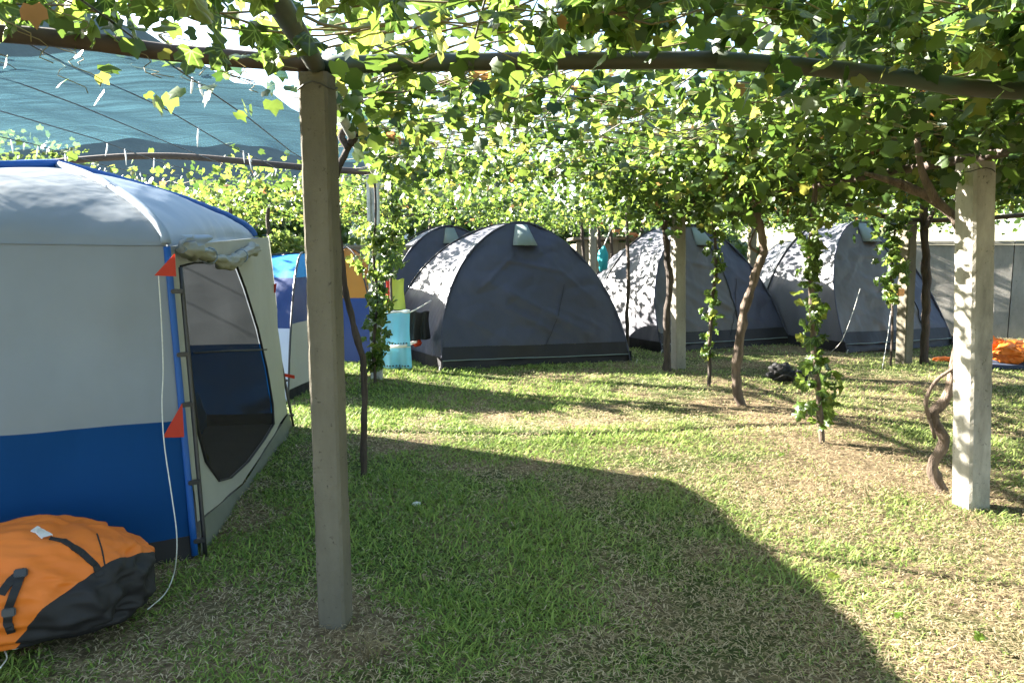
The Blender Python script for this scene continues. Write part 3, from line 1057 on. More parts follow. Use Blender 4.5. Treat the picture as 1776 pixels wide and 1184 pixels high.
# ------------------------------------------------------------------ the large blue and white tent
def build_big_tent():
    A0, B0 = G(338, 968), G(503, 738)
    D0 = A0 + Vector((-2.3, -1.1, 0))
    C0 = Vector((-4.5, 6.05, 0))
    A1, B1 = at(289, 428, 3.66), at(440, 412, 6.32)
    D1, C1 = Vector((-3.72, 2.9, 1.56)), Vector((-4.25, 5.85, 1.6))
    AP = at(100, 290, 4.7)
    t = thing('frame_tent', ((A0.x + C0.x) / 2, (A0.y + C0.y) / 2, 0), 'large white and royal blue cabin tent with mesh door', 'tent')
    cen = Vector((AP.x, AP.y, 1.0))

    def arc(e, s):
        th = s * math.pi / 2
        h = 1 - math.cos(th)
        z = 0.5 * math.sin(th) + 0.5 * h
        return Vector((e.x + (AP.x - e.x) * h, e.y + (AP.y - e.y) * h, e.z + (AP.z - e.z) * z))

    def side(a0, d0, a1, d1):
        out = ((a0 + d0) / 2 - cen)
        out.z = 0
        out.normalize()

        def f(u, v):      # v 0..1 wall, 1..2 roof
            if v <= 1:
                p = a0.lerp(d0, u).lerp(a1.lerp(d1, u), v)
                b = 0.055 * math.sin(math.pi * u) * math.sin(math.pi * v * 0.9)
            else:
                s = v - 1
                p = arc(a1, s).lerp(arc(d1, s), u)
                b = 0.03 * math.sin(math.pi * u) * math.sin(math.pi * min(1, s * 1.1))
                p.z += 0.05 * math.sin(math.pi * u) * math.sin(math.pi * s)
            w = 0.026 * nz(p, 2.6, 1.0) + 0.018 * nz((p.x * 6 + p.z, p.y * 6, p.z * 1.6), 1.0) + 0.006 * nz((p.x * 15, p.y * 15, p.z * 4), 1.0)
            return p + out * (b + w)
        return f

    def band(name, f, v0, v1, nu, nv, mat):
        return grid_obj(name, lambda u, v: f(u, v0 + (v1 - v0) * v), nu, nv, mat, t)

    seam = 0.45
    for (a0, d0, a1, d1, door) in [(A0, D0, A1, D1, False), (D0, C0, D1, C1, False), (C0, B0, C1, B1, False)]:
        f = side(a0, d0, a1, d1)
        band('mud_skirt', f, 0.0, 0.075, 30, 3, M['t_black'])
        band('lower_panel', f, 0.075, seam, 36, 12, M['t_blue'])
        band('wall_panel', f, seam, 1.0, 36, 16, M['t_white'])
        band('roof_panel', f, 1.0, 2.0, 36, 24, M['t_white'])
        e = [f(u, 1.0) + Vector((0, 0, 0.004)) for u in np.linspace(0, 1, 24)]
        tube('seam', e, 0.004, M['t_white'], t, 5)
    # the door side
    f = side(A0, B0, A1, B1)
    band('roof_panel', f, 1.0, 2.0, 36, 24, M['t_pale'])
    o0, nrm = A0.copy(), (B0 - A0).cross(A1 - A0).normalized()
    if nrm.x < 0:
        nrm = -nrm
    U = (B0 - A0).normalized()
    W = (A1 - A0 - U * (A1 - A0).dot(U)).normalized()

    def loc2(p):
        d = p - A0
        return (d.dot(U), d.dot(W))

    def wpt(a, b, off=0.0):
        return A0 + U * a + W * b + nrm * off
    hole_px = [(311, 462), (335, 456), (392, 456), (408, 458), (424, 500), (446, 570), (462, 640), (472, 700), (474, 735), (458, 762), (430, 800), (400, 828), (378, 834), (356, 800), (342, 745), (331, 660), (321, 560)]
    hole = [loc2(on_plane(x, y, A0, nrm)) for x, y in hole_px]
    outer_px = [(341, 905), (420, 838), (498, 716)]
    sill = [loc2(on_plane(x, y, A0, nrm)) for x, y in outer_px]
    Bu = loc2(B0)
    A1u, B1u = loc2(A1), loc2(B1)
    outer = [sill[0], sill[1], sill[2], B1u, A1u]

    def dens(poly, k=6):
        r = []
        for i in range(len(poly)):
            a, b = poly[i], poly[(i + 1) % len(poly)]
            for j in range(k):
                r.append((a[0] + (b[0] - a[0]) * j / k, a[1] + (b[1] - a[1]) * j / k))
        return r
    outer_d = dens(outer, 10)
    hole_d = [loc for loc in dens(hole, 3)]
    bm = bmesh.new()
    edges = []
    for poly in (outer_d, hole_d):
        vs = []
        for (a, b) in poly:
            p = wpt(a, b)
            p += nrm * (0.012 * nz(p, 4.0, 2.0))
            vs.append(bm.verts.new(p))
        for i in range(len(vs)):
            edges.append(bm.edges.new((vs[i], vs[(i + 1) % len(vs)])))
    bmesh.ops.triangle_fill(bm, use_beauty=True, use_dissolve=False, edges=edges)
    bmesh.ops.recalc_face_normals(bm, faces=bm.faces[:])
    fr_ = bm_obj('door_surround', bm, M['t_beige'], t, True)
    # screen, slightly set back, with its own hem and zip
    bm = bmesh.new()
    bm.faces.new([bm.verts.new(wpt(a, b, -0.012)) for a, b in hole_d])
    sc = bm_obj('door_screen', bm, M['screen'], t)
    sc['label'] = 'dark see-through mesh of the tent door'
    hp = [wpt(a, b, 0.004) for a, b in hole_d]
    tube('zip', hp + [hp[0]], 0.009, M['t_black'], sc, 6, 0, 0, 0.6)
    bar = [loc2(on_plane(x, y, A0, nrm)) for x, y in [(336, 612), (400, 608), (462, 606)]]
    tube('seam', [wpt(a, b, 0.002) for a, b in bar], 0.006, M['t_black'], sc, 5)
    # bottom strip between the sill and the ground
    sl = [wpt(*s) for s in sill]
    v_ = []
    n = 18
    for i in range(n + 1):
        s = i / n
        if s < 0.5:
            top = sl[0].lerp(sl[1], s * 2)
        else:
            top = sl[1].lerp(sl[2], s * 2 - 1)
        bot = A0.lerp(B0, s) + nrm * 0.02
        bot.z = -0.01
        for j in range(5):
            p = top.lerp(bot, j / 4)
            p += nrm * (0.03 * nz(p, 5.0, 9.0) * (j / 4) + 0.015)
            v_.append(p)
    fc = [(i * 5 + j, (i + 1) * 5 + j, (i + 1) * 5 + j + 1, i * 5 + j + 1) for i in range(n) for j in range(4)]
    mesh_obj('sill_strip', v_, fc, M['t_grey'], t)
    # the rest of the wall left of the surround is the surround itself; floor inside
    mesh_obj('groundsheet', [p + (cen - p).normalized() * 0.05 + Vector((0, 0, 0.03 - p.z - ((cen - p).normalized() * 0.05).z)) for p in (A0, B0, C0, D0)], [(0, 1, 2, 3)], M['t_floor'], t)
    # sleeves and poles
    def edge(e0, e1):
        return [e0.lerp(e1, k / 10) for k in range(11)]
    outA = Vector((0.75, -0.66, 0))
    tube('corner_sleeve', [p + outA * 0.004 for p in edge(A0 + Vector((0, 0, 0.02)), A1)], 0.017, M['t_sleeve'], t, 8, 0.1)
    tube('pole', [p + Vector((0.045, 0.02, 0)) for p in edge(A0, A1 + Vector((0.0, 0.02, -0.1)))], 0.011, M['pole'], t, 7)
    outB = Vector((0.9, -0.2, 0))
    tube('pole', [p + outB * 0.035 for p in edge(B0, B1)], 0.012, M['pole'], t, 7)
    tube('corner_sleeve', [p + outB * 0.01 for p in edge(B1.lerp(B0, 0.28), B1)], 0.03, M['t_sleeve'], t, 7)
    for e0, e1 in ((D0, D1), (C0, C1)):
        tube('pole', edge(e0, e1), 0.012, M['pole'], t, 7)
    for q in (0.06, 0.25, 0.5, 0.66, 0.86):
        for e0, e1, o in ((A0, A1, Vector((0.03, 0.0, 0))), (B0, B1, outB * 0.03)):
            p = e0.lerp(e1, q) + o
            box('clip', p, (0.055, 0.03, 0.022), M['pole'], t, R(30), 0.004)
    for e, m_ in ((A1, M['t_pale']), (B1, M['t_sleeve']), (D1, M['t_sleeve']), (C1, M['t_sleeve'])):  # front sleeve in pale cloth: sun on the blue sleeve put into its colour
        pts = [arc(e, s) + Vector((0, 0, 0.015)) for s in np.linspace(0, 1, 26)]
        tube('roof_sleeve', pts, 0.024 if e is A1 else 0.034, m_, t, 8, 0.15, 3, 1.0)
    # red guy tabs
    for (px, py, q) in ((289, 440, 0), (302, 700, 1)):
        a = at(px + 2, py, 3.52 if q == 0 else 3.47)
        h = 0.10 if q == 0 else 0.15
        tri = [a + Vector((0.03, 0, 0)), a + Vector((-0.045, -0.05, -h)), a + Vector((0.035, -0.01, -h * 1.05)), a + Vector((-0.005, -0.03, -h * 0.5))]
        mesh_obj('guy_tab', tri + [p + Vector((0.002, 0.003, 0)) for p in tri], [(0, 1, 3), (0, 3, 2), (3, 1, 2), (4, 7, 5), (4, 6, 7), (7, 6, 5)], M['red'], t, False)
    c = B1.lerp(B0, 0.25) + outB * 0.05
    mesh_obj('guy_tab', [c, c + Vector((0.09, -0.05, 0.03)), c + Vector((0.08, -0.06, -0.05)), c + Vector((0, 0, -0.06))], [(0, 1, 2, 3)], M['red'], t, False)
    c = B1.lerp(B0, 0.71) + outB * 0.05
    mesh_obj('guy_tab', [c, c + Vector((0.10, -0.05, -0.01)), c + Vector((0.10, -0.05, -0.04)), c + Vector((0, 0, -0.03))], [(0, 1, 2, 3)], M['red'], t, False)
    # rolled door flap
    r0, r1 = on_plane(296, 428, A0, nrm), on_plane(432, 430, A0, nrm)
    pts, rad = [], []
    for i in range(40):
        s = i / 39
        p = r0.lerp(r1, s) + nrm * 0.05
        p.z += -0.055 * math.sin(math.pi * s) - 0.02 + 0.02 * math.sin(s * 9)
        pts.append(p)
        rad.append(0.036 * (0.75 + 0.35 * abs(math.sin(s * 7.5 + 0.6)) + 0.15 * nz((s * 9, 0, 0), 1.0)))
    rad[0] = rad[-1] = 0.02
    v, fcs = tube_data(pts, rad, 22, 0.0)
    v = [p + (p - pts[min(39, i // 22)]) * (0.9 * nz((p.x * 3 + p.y * 14, p.y * 22, p.z * 60), 1.0)) for i, p in enumerate(v)]
    ro = mesh_obj('rolled_flap', v, fcs, M['t_beige'], t)
    for s in (0.3, 0.72):
        c = pts[int(s * 39)]
        ring = [c + (nrm * math.cos(a) + Vector((0, 0, 1)) * math.sin(a)) * 0.045 for a in np.linspace(0, 2 * math.pi, 14)]
        tube('toggle_strap', ring, 0.005, M['t_pale'], ro, 5)
    fl = grid_obj('loose_cloth', lambda u, v: on_plane(293 + 45 * u, 408 + 32 * v, A0, nrm) + nrm * (0.05 + 0.03 * math.sin(u * 7 + v * 3) + 0.02 * math.sin(v * 9)), 14, 10, M['t_pale'], ro)
    # things seen dimly through the mesh
    q = Vector((-3.0, 5.0, 0))
    return t, A0, nrm


big_tent, TA0, TN = build_big_tent()


def lump(name, c, rad, mat, label=None, cat=None, amp=0.25, freq=3.0, seed=0.0, parent=None, rotz=0.0, flatten=True, sub=4, power=1.0):
    bm = bmesh.new()
    bmesh.ops.create_icosphere(bm, subdivisions=sub, radius=1.0)
    rot = Matrix.Rotation(rotz, 3, 'Z')
    c = Vector(c)
    for v in bm.verts:
        p = v.co.copy()
        d = 1 + amp * noise.noise(p * freq * 0.5 + Vector((seed, 0, seed))) + amp * 0.45 * noise.noise(p * freq * 1.6 + Vector((0, seed, 0))) - amp * 0.5 * abs(noise.noise(p * freq + Vector((seed, seed, 0))))
        p = p * d
        q = rot @ Vector((p.x * rad[0], p.y * rad[1], p.z * rad[2]))
        q += c
        if flatten and q.z < 0.012:
            q.z = 0.012 - 0.02 * 0
        v.co = q
    o = bm_obj(name, bm, mat, parent, True)
    if label:
        tag(o, label, cat)
    return o


lump('blue_bundle', Vector((-2.62, 5.75, 0.25)), (0.2, 0.16, 0.27), M['b_sky'], 'bright blue bundle seen through the mesh door of the large tent', 'bundle', 0.3, 3, 2)
lump('green_bag', Vector((-2.15, 4.6, 0.16)), (0.2, 0.18, 0.2), M['towel_green'], 'green bag on the floor inside the large tent door', 'bag', 0.3, 3, 5)


# ------------------------------------------------------------------ duffel bag
def build_duffel():
    cx_, cy_ = -1.93, 2.86
    t = thing('duffel_bag', (cx_, cy_, 0), 'orange duffel bag with black end panel and straps lying on the grass', 'bag')
    bm = bmesh.new()
    bmesh.ops.create_icosphere(bm, subdivisions=6, radius=1.0)
    rot = Matrix.Rotation(R(20), 3, 'Z')
    for v in bm.verts:
        p = v.co
        e = 0.8
        q = Vector((math.copysign(abs(p.x) ** e, p.x), math.copysign(abs(p.y) ** e, p.y), math.copysign(abs(p.z) ** e, p.z)))
        d = 1 + 0.11 * noise.noise(p * 1.6 + Vector((3, 1, 0))) + 0.05 * noise.noise(p * 4.2) - 0.13 * abs(noise.noise(p * 2.6 + Vector((0, 4, 2)))) - 0.05 * abs(noise.noise(p * 6.1))
        q = rot @ Vector((q.x * 0.47 * d, q.y * 0.29 * d, q.z * 0.235 * d))
        q += Vector((cx_, cy_, 0.205))
        q.z -= 0.07 * max(0, (q.x - cx_) / 0.45) * (q.z / 0.35)
        if q.z < 0.01:
            q.z = 0.01
        v.co = q
    bm.normal_update()
    bvh = BVHTree.FromBMesh(bm)

    def hit(px, py, off=0.004):
        r = ray(px, py).normalized()
        h = bvh.ray_cast(Vector((0, 0, CAM_H)), r)
        if h[0] is None:
            n = bvh.find_nearest(at(px, py, 3.0))
            return n[0] + n[1] * off, n[1]
        return h[0] + h[1] * off, h[1]
    a, b, c = hit(30, 1095)[0], hit(165, 1008)[0], hit(246, 952)[0]
    pn = (c - a).cross(Vector((0.35, 1.0, 0.35))).normalized()
    pn = (c - a).cross(b * 0.0 + Vector((0.1, 1.0, -0.35))).normalized()
    if pn.x < 0:
        pn = -pn
    po = (a + b + c) / 3
    for nm, mt, sgn in (('orange_shell', M['bag_orange'], -1), ('black_end_panel', M['t_black'], 1)):
        b2 = bm.copy()
        bmesh.ops.bisect_plane(b2, geom=b2.verts[:] + b2.edges[:] + b2.faces[:], plane_co=po, plane_no=pn, clear_outer=sgn < 0, clear_inner=sgn > 0)
        bm_obj(nm, b2, mt, t, True)

    def ribbon(name, px, w, mat, off=0.006, n=8):
        hits = []
        for i in range(len(px) - 1):
            for k in range(n):
                s = k / n
                hits.append(hit(px[i][0] + (px[i + 1][0] - px[i][0]) * s, px[i][1] + (px[i + 1][1] - px[i][1]) * s, off))
        vs, fs = [], []
        for i in range(len(hits)):
            p, nn = hits[i]
            d = (hits[min(i + 1, len(hits) - 1)][0] - hits[max(i - 1, 0)][0]).normalized()
            sd = d.cross(nn).normalized()
            for o_, l in ((-w, -0.006), (-w, 0.0), (w, 0.0), (w, -0.006)):
                vs.append(p + sd * o_ + nn * l)
        for i in range(len(hits) - 1):
            for k in range(3):
                fs.append((i * 4 + k, i * 4 + k + 1, (i + 1) * 4 + k + 1, (i + 1) * 4 + k))
        return mesh_obj(name, vs, fs, mat, t, False)
    ribbon('zip_band', [(86, 934), (110, 938), (140, 957), (165, 980), (176, 1000)], 0.013, M['t_black'])
    ribbon('strap', [(2, 1030), (18, 1008), (40, 990), (28, 1020), (16, 1050), (14, 1080), (22, 1096)], 0.014, M['t_black'], 0.01)
    for (px_, py_) in ((38, 993), (17, 1060)):
        c_, n_ = hit(px_, py_, 0.014)
        bm_ = bmesh.new()
        box_bm(bm_, c_, (0.045, 0.03, 0.014), n_.to_track_quat('Z', 'Y').to_matrix())
        bmesh.ops.bevel(bm_, geom=bm_.edges[:], offset=0.004, segments=2, affect='EDGES')
        bm_obj('buckle', bm_, M['pole'], t)
    ribbon('white_patch', [(58, 918), (68, 922), (84, 934)], 0.022, M['white'], 0.008)
    ribbon('seam', [(168, 925), (176, 950), (183, 985)], 0.003, M['t_black'], 0.002)
    bm.free()
    return t


build_duffel()
# cords
def cord(pts, label, r=0.0026, mat='rope'):
    o = tube('guy_cord', smooth_path(pts, 6), r, M[mat], None, 6)
    tag(o, label, 'cord', 'tent guy cords')
    return o


cord([at(275, 478, 3.5), at(280, 560, 3.5), at(283, 640, 3.49), at(281, 700, 3.46), at(285, 770, 3.4), at(298, 860, 3.32), at(306, 920, 3.27), at(306, 965, 3.25), G(300, 1000, 0.03), G(285, 1030, 0.015), G(256, 1056, 0.012)], 'pale cord dangling from the red tab at the corner of the large tent')
cord([G(0, 1158, 0.015), G(12, 1140, 0.02), G(8, 1124, 0.02), G(28, 1124, 0.02), G(55, 1112, 0.02)], 'loose end of pale cord lying in grass in front of the orange duffel bag')

# ------------------------------------------------------------------ dome tents
def dome_tent(name, corners, H, bands, label, apex_off=(0, 0), prof=0.5, sag=0.05, pole_mat='pole', side_override=None):
    cs_ = [Vector(c) for c in corners]
    cen = sum(cs_, Vector()) / len(cs_)
    ap = Vector((cen.x + apex_off[0], cen.y + apex_off[1], H))
    t = thing(name, (cen.x, cen.y, 0), label, 'tent')

    def arc(e, s):
        th = s * math.pi / 2
        h = (1 - math.cos(th)) * (1 - prof) + prof * s
        return Vector((e.x + (ap.x - e.x) * h, e.y + (ap.y - e.y) * h, H * math.sin(th)))
    n = len(cs_)
    for k in range(n):
        a, b = cs_[k], cs_[(k + 1) % n]
        out = (a + b) / 2 - cen
        out.normalize()

        def f(u, s):
            p = arc(a, s).lerp(arc(b, s), u)
            w = -sag * math.sin(math.pi * u) * math.sin(math.pi * s) * 0.3 + 0.02 * nz(p, 3.2, k) + 0.012 * nz((p.x * 6, p.y * 6, p.z * 14), 1.0)
            return p + out * w
        bl = side_override.get(k, bands) if side_override else bands
        for (s0, s1, nm, mt) in bl:
            grid_obj(nm, lambda u, v: f(u, s0 + (s1 - s0) * v), 22, max(4, int(26 * (s1 - s0))), M[mt], t)
    for e in cs_:
        tube('pole', [arc(e, s) + Vector((0, 0, 0.012)) for s in np.linspace(0, 1, 20)], 0.011, M[pole_mat], t, 6)
    return t


bt = dome_tent('dome_tent', [G(500, 697), (-2.08, 9.2, 0), (-4.2, 9.7, 0), (-4.55, 7.75, 0)], 1.5,
               [(0.0, 0.32, 'lower_panel', 'b_white'), (0.32, 0.62, 'wall_panel', 'b_navy'), (0.62, 1.0, 'roof_panel', 'b_sky')],
               'bright blue, navy and white dome tent behind the large cabin tent', prof=0.6, apex_off=(0.85, 0.2),
               side_override={0: [(0.0, 0.05, 'mud_skirt', 'd_skirt'), (0.05, 0.34, 'lower_panel', 't_beige'), (0.34, 0.62, 'wall_panel', 'b_navy'), (0.62, 1.0, 'roof_panel', 'b_sky')]})
dome_tent('dome_tent', [G(578, 628), G(652, 628), (-2.0, 12.2, 0), (-3.6, 12.3, 0)], 1.58,
          [(0.0, 0.38, 'lower_panel', 'b_navy'), (0.38, 1.0, 'roof_panel', 'o_tent')],
          'amber orange dome tent with navy lower walls behind the leafy galvanised post', prof=0.25, apex_off=(0.12, -0.5))


# ------------------------------------------------------------------ charcoal tunnel tents
CREASES = [(0.12, 0.62, 0.97, 0.13, 0.045, 0.028), (0.18, 0.47, 0.80, 0.12, 0.04, 0.024), (0.05, 0.33, 0.45, 0.13, 0.03, 0.02),
           (0.25, 0.70, 0.80, 0.66, 0.03, 0.018), (0.46, 0.82, 0.12, 0.50, 0.03, 0.02), (0.55, 0.82, 0.92, 0.42, 0.03, 0.02), (0.5, 0.42, 0.98, 0.2, 0.025, 0.016)]
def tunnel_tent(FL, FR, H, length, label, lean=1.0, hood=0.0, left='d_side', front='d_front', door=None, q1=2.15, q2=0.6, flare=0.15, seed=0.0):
    FL, FR = Vector(FL), Vector(FR)
    W = (FR - FL).length
    X = (FR - FL).normalized()
    Yd = Vector((-X.y, X.x, 0))
    mid = (FL + FR) / 2
    t = thing('tunnel_tent', (mid.x, mid.y, 0), label, 'tent', 'charcoal tunnel tents in a row')

    def prof(a):
        """a 0..1 from left foot over the top to right foot -> (x/halfwidth, z)"""
        s = 1 - abs(2 * a - 1)              # 0 at the feet, 1 at the top
        z = math.sin(s * math.pi / 2) ** 0.92
        x = (1 - z ** q1) ** q2 if z < 1 else 0.0
        return (-x if a < 0.5 else x), z

    def P(x, y, z):
        return mid + X * x + Yd * y + Vector((0, 0, z))

    def wr(p, k=1.0):
        d = abs(nz((p.x * 1.6 + p.z * 1.3, p.y * 1.6, p.z * 2.6 - p.x * 1.5), 1.0, seed))
        e = abs(nz((p.x * 2.4 - p.z * 2.0, p.y * 2.4, p.z * 1.2 + p.x * 2.2), 1.0, seed + 7))
        return k * (0.035 * nz(p, 2.1, seed) + 0.05 * (0.3 - d) + 0.028 * (0.3 - e) + 0.008 * nz((p.x * 9 + p.z * 5, p.y * 9, p.z * 9), 1.0, seed))

    def hoop(a, y, w, h, ln=0.0):
        x, z = prof(a)
        if x < 0 and y > 0.1:
            x *= 1 + flare
        return P(x * W / 2 * w, y + ln * z, z * H * h)

    # front: flat leaning panel inside the first hoop, cut into skirt, band and panel
    def front_pt(u, v):
        # v is height fraction, u across
        z = v
        x = (1 - min(z, 0.9999) ** q1) ** q2
        p = P((2 * u - 1) * x * W / 2, lean * z, z * H)
        b = -0.10 * math.sin(math.pi * u) * math.sin(math.pi * z)
        for (ua, va, ub, vb, am, wd) in CREASES:
            ua += 0.04 * math.sin(seed * 3 + ua * 9)
            dx_, dy_ = ub - ua, vb - va
            q = max(0.0, min(1.0, ((u - ua) * dx_ + (v - va) * dy_) / (dx_ * dx_ + dy_ * dy_)))
            bow = 0.03 * math.sin(math.pi * q + seed)
            d = math.hypot(u - ua - dx_ * q, v - va - dy_ * q - bow)
            b -= am * math.sin(math.pi * q) * math.exp(-(d / wd) ** 2)
        return p + Yd * (b + wr(p))
    zb = [0.0, 0.06, 0.145]
    o_s = grid_obj('mud_skirt', lambda u, v: front_pt(u, zb[1] * v) + Yd * (0.02 + 0.03 * nz((u * 14, v * 2, seed), 1.0)), 30, 4, M['d_skirt'], t)
    grid_obj('hem_band', lambda u, v: front_pt(u, zb[1] + (zb[2] - zb[1]) * v) - Yd * 0.012, 30, 3, M['d_skirt'], t)
    tube('hem_cord', [front_pt(u, zb[1]) - Yd * 0.016 for u in np.linspace(0, 1, 24)], 0.007, M['d_vent'], t, 5)
    if door is None:
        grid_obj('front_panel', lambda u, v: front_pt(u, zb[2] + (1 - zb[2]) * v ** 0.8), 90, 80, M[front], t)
    else:
        grid_obj('front_panel', lambda u, v: front_pt(u * door, zb[2] + (1 - zb[2]) * v ** 0.8), 60, 70, M['d_warm'], t)
        grid_obj('front_panel', lambda u, v: front_pt(door + (1 - door) * u, zb[2] + (1 - zb[2]) * v ** 0.8), 44, 70, M[front], t)
        tube('door_zip', [front_pt(door, z) - Yd * 0.012 for z in np.linspace(0.1, 0.98, 30)], 0.008, M['d_skirt'], t, 5)
    tube('door_zip', [front_pt(0.93 - 0.45 * (1 - z), z) - Yd * 0.012 for z in np.linspace(0.1, 0.55, 12)], 0.004, M['d_skirt'], t, 4)
    # body sections
    secs = [(0.0, 1.0, 1.0, lean), (length * 0.55, 1.02, 1.0, 0.0), (length * 0.82, 0.9, 0.84, 0.0), (length, 0.55, 0.18, 0.0)]

    def body(i, u, v):
        y0, w0, h0, l0 = secs[i]
        y1, w1, h1, l1 = secs[i + 1]
        a = hoop(u, y0, w0, h0, l0)
        b = hoop(u, y1, w1, h1, l1)
        p = a.lerp(b, v)
        s = -0.06 * math.sin(math.pi * v)
        cdir = (p - P(0, (y0 + y1) / 2, 0.5 * H))
        cdir.normalize()
        return p + cdir * (s + wr(p, 0.9))
    nm = ['side_panel', 'side_panel', 'rear_panel']
    for i in range(3):
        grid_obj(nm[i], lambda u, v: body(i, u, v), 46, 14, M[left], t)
    for i in range(3):
        y0, w0, h0, l0 = secs[i]
        tube('pole', [hoop(a, y0, w0, h0, l0) + Vector((0, 0, 0.008)) for a in np.linspace(0, 1, 36)], 0.013, M['pole' if i else 'd_front'], t, 6)
    for sgn in (0, 1):
        grid_obj('mud_skirt', lambda u, v: P((-1 if sgn == 0 else 1) * (W / 2 * (1 + (flare * min(1, u * 1.7) if sgn == 0 else 0)) + 0.02 + 0.02 * nz((u * 12, v, seed), 1.0)) * (1 - 0.1 * max(0, u - 0.6)), u * length * 0.9 + 0.02, 0.16 * v), 20, 3, M['d_skirt'], t)
    # vent cowl near the top
    vz = 0.83
    c = front_pt(0.5 + hood, vz)
    upv = (front_pt(0.5 + hood, 0.97) - c).normalized()
    outv = -Yd
    vs, fs = [], []
    nn = 9
    for j in range(3):
        s = j / 2
        hw = 0.18 - 0.09 * s
        for i in range(nn):
            a = math.pi * i / (nn - 1)
            vs.append(c + X * (-math.cos(a) * hw) + outv * (math.sin(a) ** 0.8 * 0.13 * (1 - 0.75 * s) + 0.015) + upv * (0.36 * s))
    for j in range(2):
        for i in range(nn - 1):
            fs.append((j * nn + i, j * nn + i + 1, (j + 1) * nn + i + 1, (j + 1) * nn + i))
    vo = mesh_obj('vent_cowl', vs, fs, M['d_vent'], t)
    so = vo.modifiers.new('thickness', 'SOLIDIFY')
    so.thickness = 0.008
    tube('vent_strut', [c + outv * 0.02, c + outv * 0.13], 0.01, M['d_skirt'], vo, 5)
    bm = bmesh.new()
    bm.faces.new([bm.verts.new(c + X * (-math.cos(math.pi * i / 8) * 0.17) + outv * 0.022 + upv * (0.18 * math.sin(math.pi * i / 8)) * 0.6) for i in range(9)])
    bm_obj('vent_opening', bm, M['t_black'], vo)
    # pegs
    for k, (xx, yy) in enumerate([(-W / 2 - 0.06, -0.04), (W / 2 + 0.06, -0.04), (-W / 2 - 0.08, length * 0.5), (W / 2 + 0.08, length * 0.5)]):
        p = P(xx, yy, 0)
        tube('peg', [p + Vector((0.0, 0, -0.06)), p + Vector((0.015, 0, 0.05)), p + Vector((0.03, 0, 0.045))], 0.006, M['metal_post'], t, 5)
    return t, P, front_pt


tm, tmP, tmF = tunnel_tent(G(768, 642), G(1094, 629), 1.95, 3.1, 'charcoal tunnel tent with smooth closed front and grey vent cowl standing ahead of the others', seed=1.0, flare=0.34)
tunnel_tent((-2.25, 13.7, 0), (0.35, 14.5, 0), 2.05, 3.0, 'charcoal tent half hidden behind the smooth fronted charcoal tent and the towels', seed=5.0)
tunnel_tent((2.3, 11.35, 0), (4.62, 12.35, 0), 1.98, 3.2, 'grey tunnel tent with warm grey door panel behind the pale concrete post', seed=9.0, door=0.62, hood=0.04)
tunnel_tent((5.12, 11.35, 0), (7.25, 12.2, 0), 2.05, 3.2, 'grey tunnel tent with taut guy line next to the concrete wall', seed=13.0, door=0.75, hood=0.05)
cord([at(1492, 500, 11.4), at(1478, 545, 11.2), at(1460, 590, 10.9), G(1440, 612, 0.02)], 'grey guy line running from the grey tent beside the wall to the grass', 0.0035)
cord([at(1545, 540, 11.3), at(1540, 580, 11.0), G(1530, 640, 0.02)], 'short white guy line with slider beside the concrete post with orange reflector', 0.0045)
# sleeve of cord/pole between post and the light blue towel
cord([at(652, 546, 8.7), at(690, 541, 9.5), at(712, 541, 9.6), at(748, 521, 10.2)], 'washing cord strung from the galvanised post to the charcoal tent', 0.008)


# ------------------------------------------------------------------ towels and small things
def hanging(name, px0, px1, pt, pb, Y, mat, label, cat, fold=0.04, nf=3, ymove=0.0, to_ground=False):
    a, b = at(px0, pt, Y), at(px1, pt, Y + ymove)
    zb = at(px0, pb, Y).z

    def f(u, v):
        p = a.lerp(b, u)
        z = p.z + (zb - p.z) * v
        return Vector((p.x + 0.01 * math.sin(v * 5 + u * 3), p.y + fold * math.sin(u * nf * 6.283 + v) * (0.4 + 0.6 * v), z + 0.012 * math.sin(u * 9) * (1 - v)))
    o = grid_obj(name, f, 26, 18, M[mat], None, 0.008)
    tag(o, label, cat)
    return o, f


tw, twf = hanging('beach_towel', 662, 711, 538, 640, 9.6, 'towel_blue', 'light blue beach towel with dark border dashes hanging to the grass', 'towel', 0.03, 2)
for vv, m_, h_ in ((0.0, 'white', 0.03), (0.55, 't_black', 0.012), (0.62, 'white', 0.015), (0.93, 't_black', 0.012)):
    if m_ == 't_black':
        for k in range(9):
            u0 = 0.06 + k * 0.1
            grid_obj('border_dash', lambda u, v: twf(u0 + 0.055 * u, vv + h_ * v * 2) - Vector((0, 0.008, 0)), 4, 2, M[m_], tw)
    else:
        grid_obj('border_band', lambda u, v: twf(u, vv + h_ * v) - Vector((0, 0.007, 0)), 26, 2, M[m_], tw)
hanging('beach_towel', 676, 701, 484, 537, 10.1, 'towel_green', 'yellow green towel hanging above the light blue towel', 'towel', 0.02, 1)
hanging('red_cloth', 669, 677, 486, 530, 10.08, 'red', 'narrow red cloth hanging beside the yellow green towel', 'cloth', 0.01, 1)
hanging('dark_cloth', 708, 744, 540, 592, 9.75, 't_black', 'dark brown cloth hanging from the cord next to the light blue towel', 'cloth', 0.05, 2, 0.3)
mo = lump('orange_bundle', at(722, 592, 10.0), (0.07, 0.06, 0.07), M['red'], 'small orange red bundle tied beside the light blue towel', 'bundle', 0.4, 4, 3, flatten=False, sub=3)
tube('tie_strap', [at(672, 602, 9.5), at(700, 600, 9.5), at(722, 592, 9.95)], 0.02, M['white'], mo, 6)
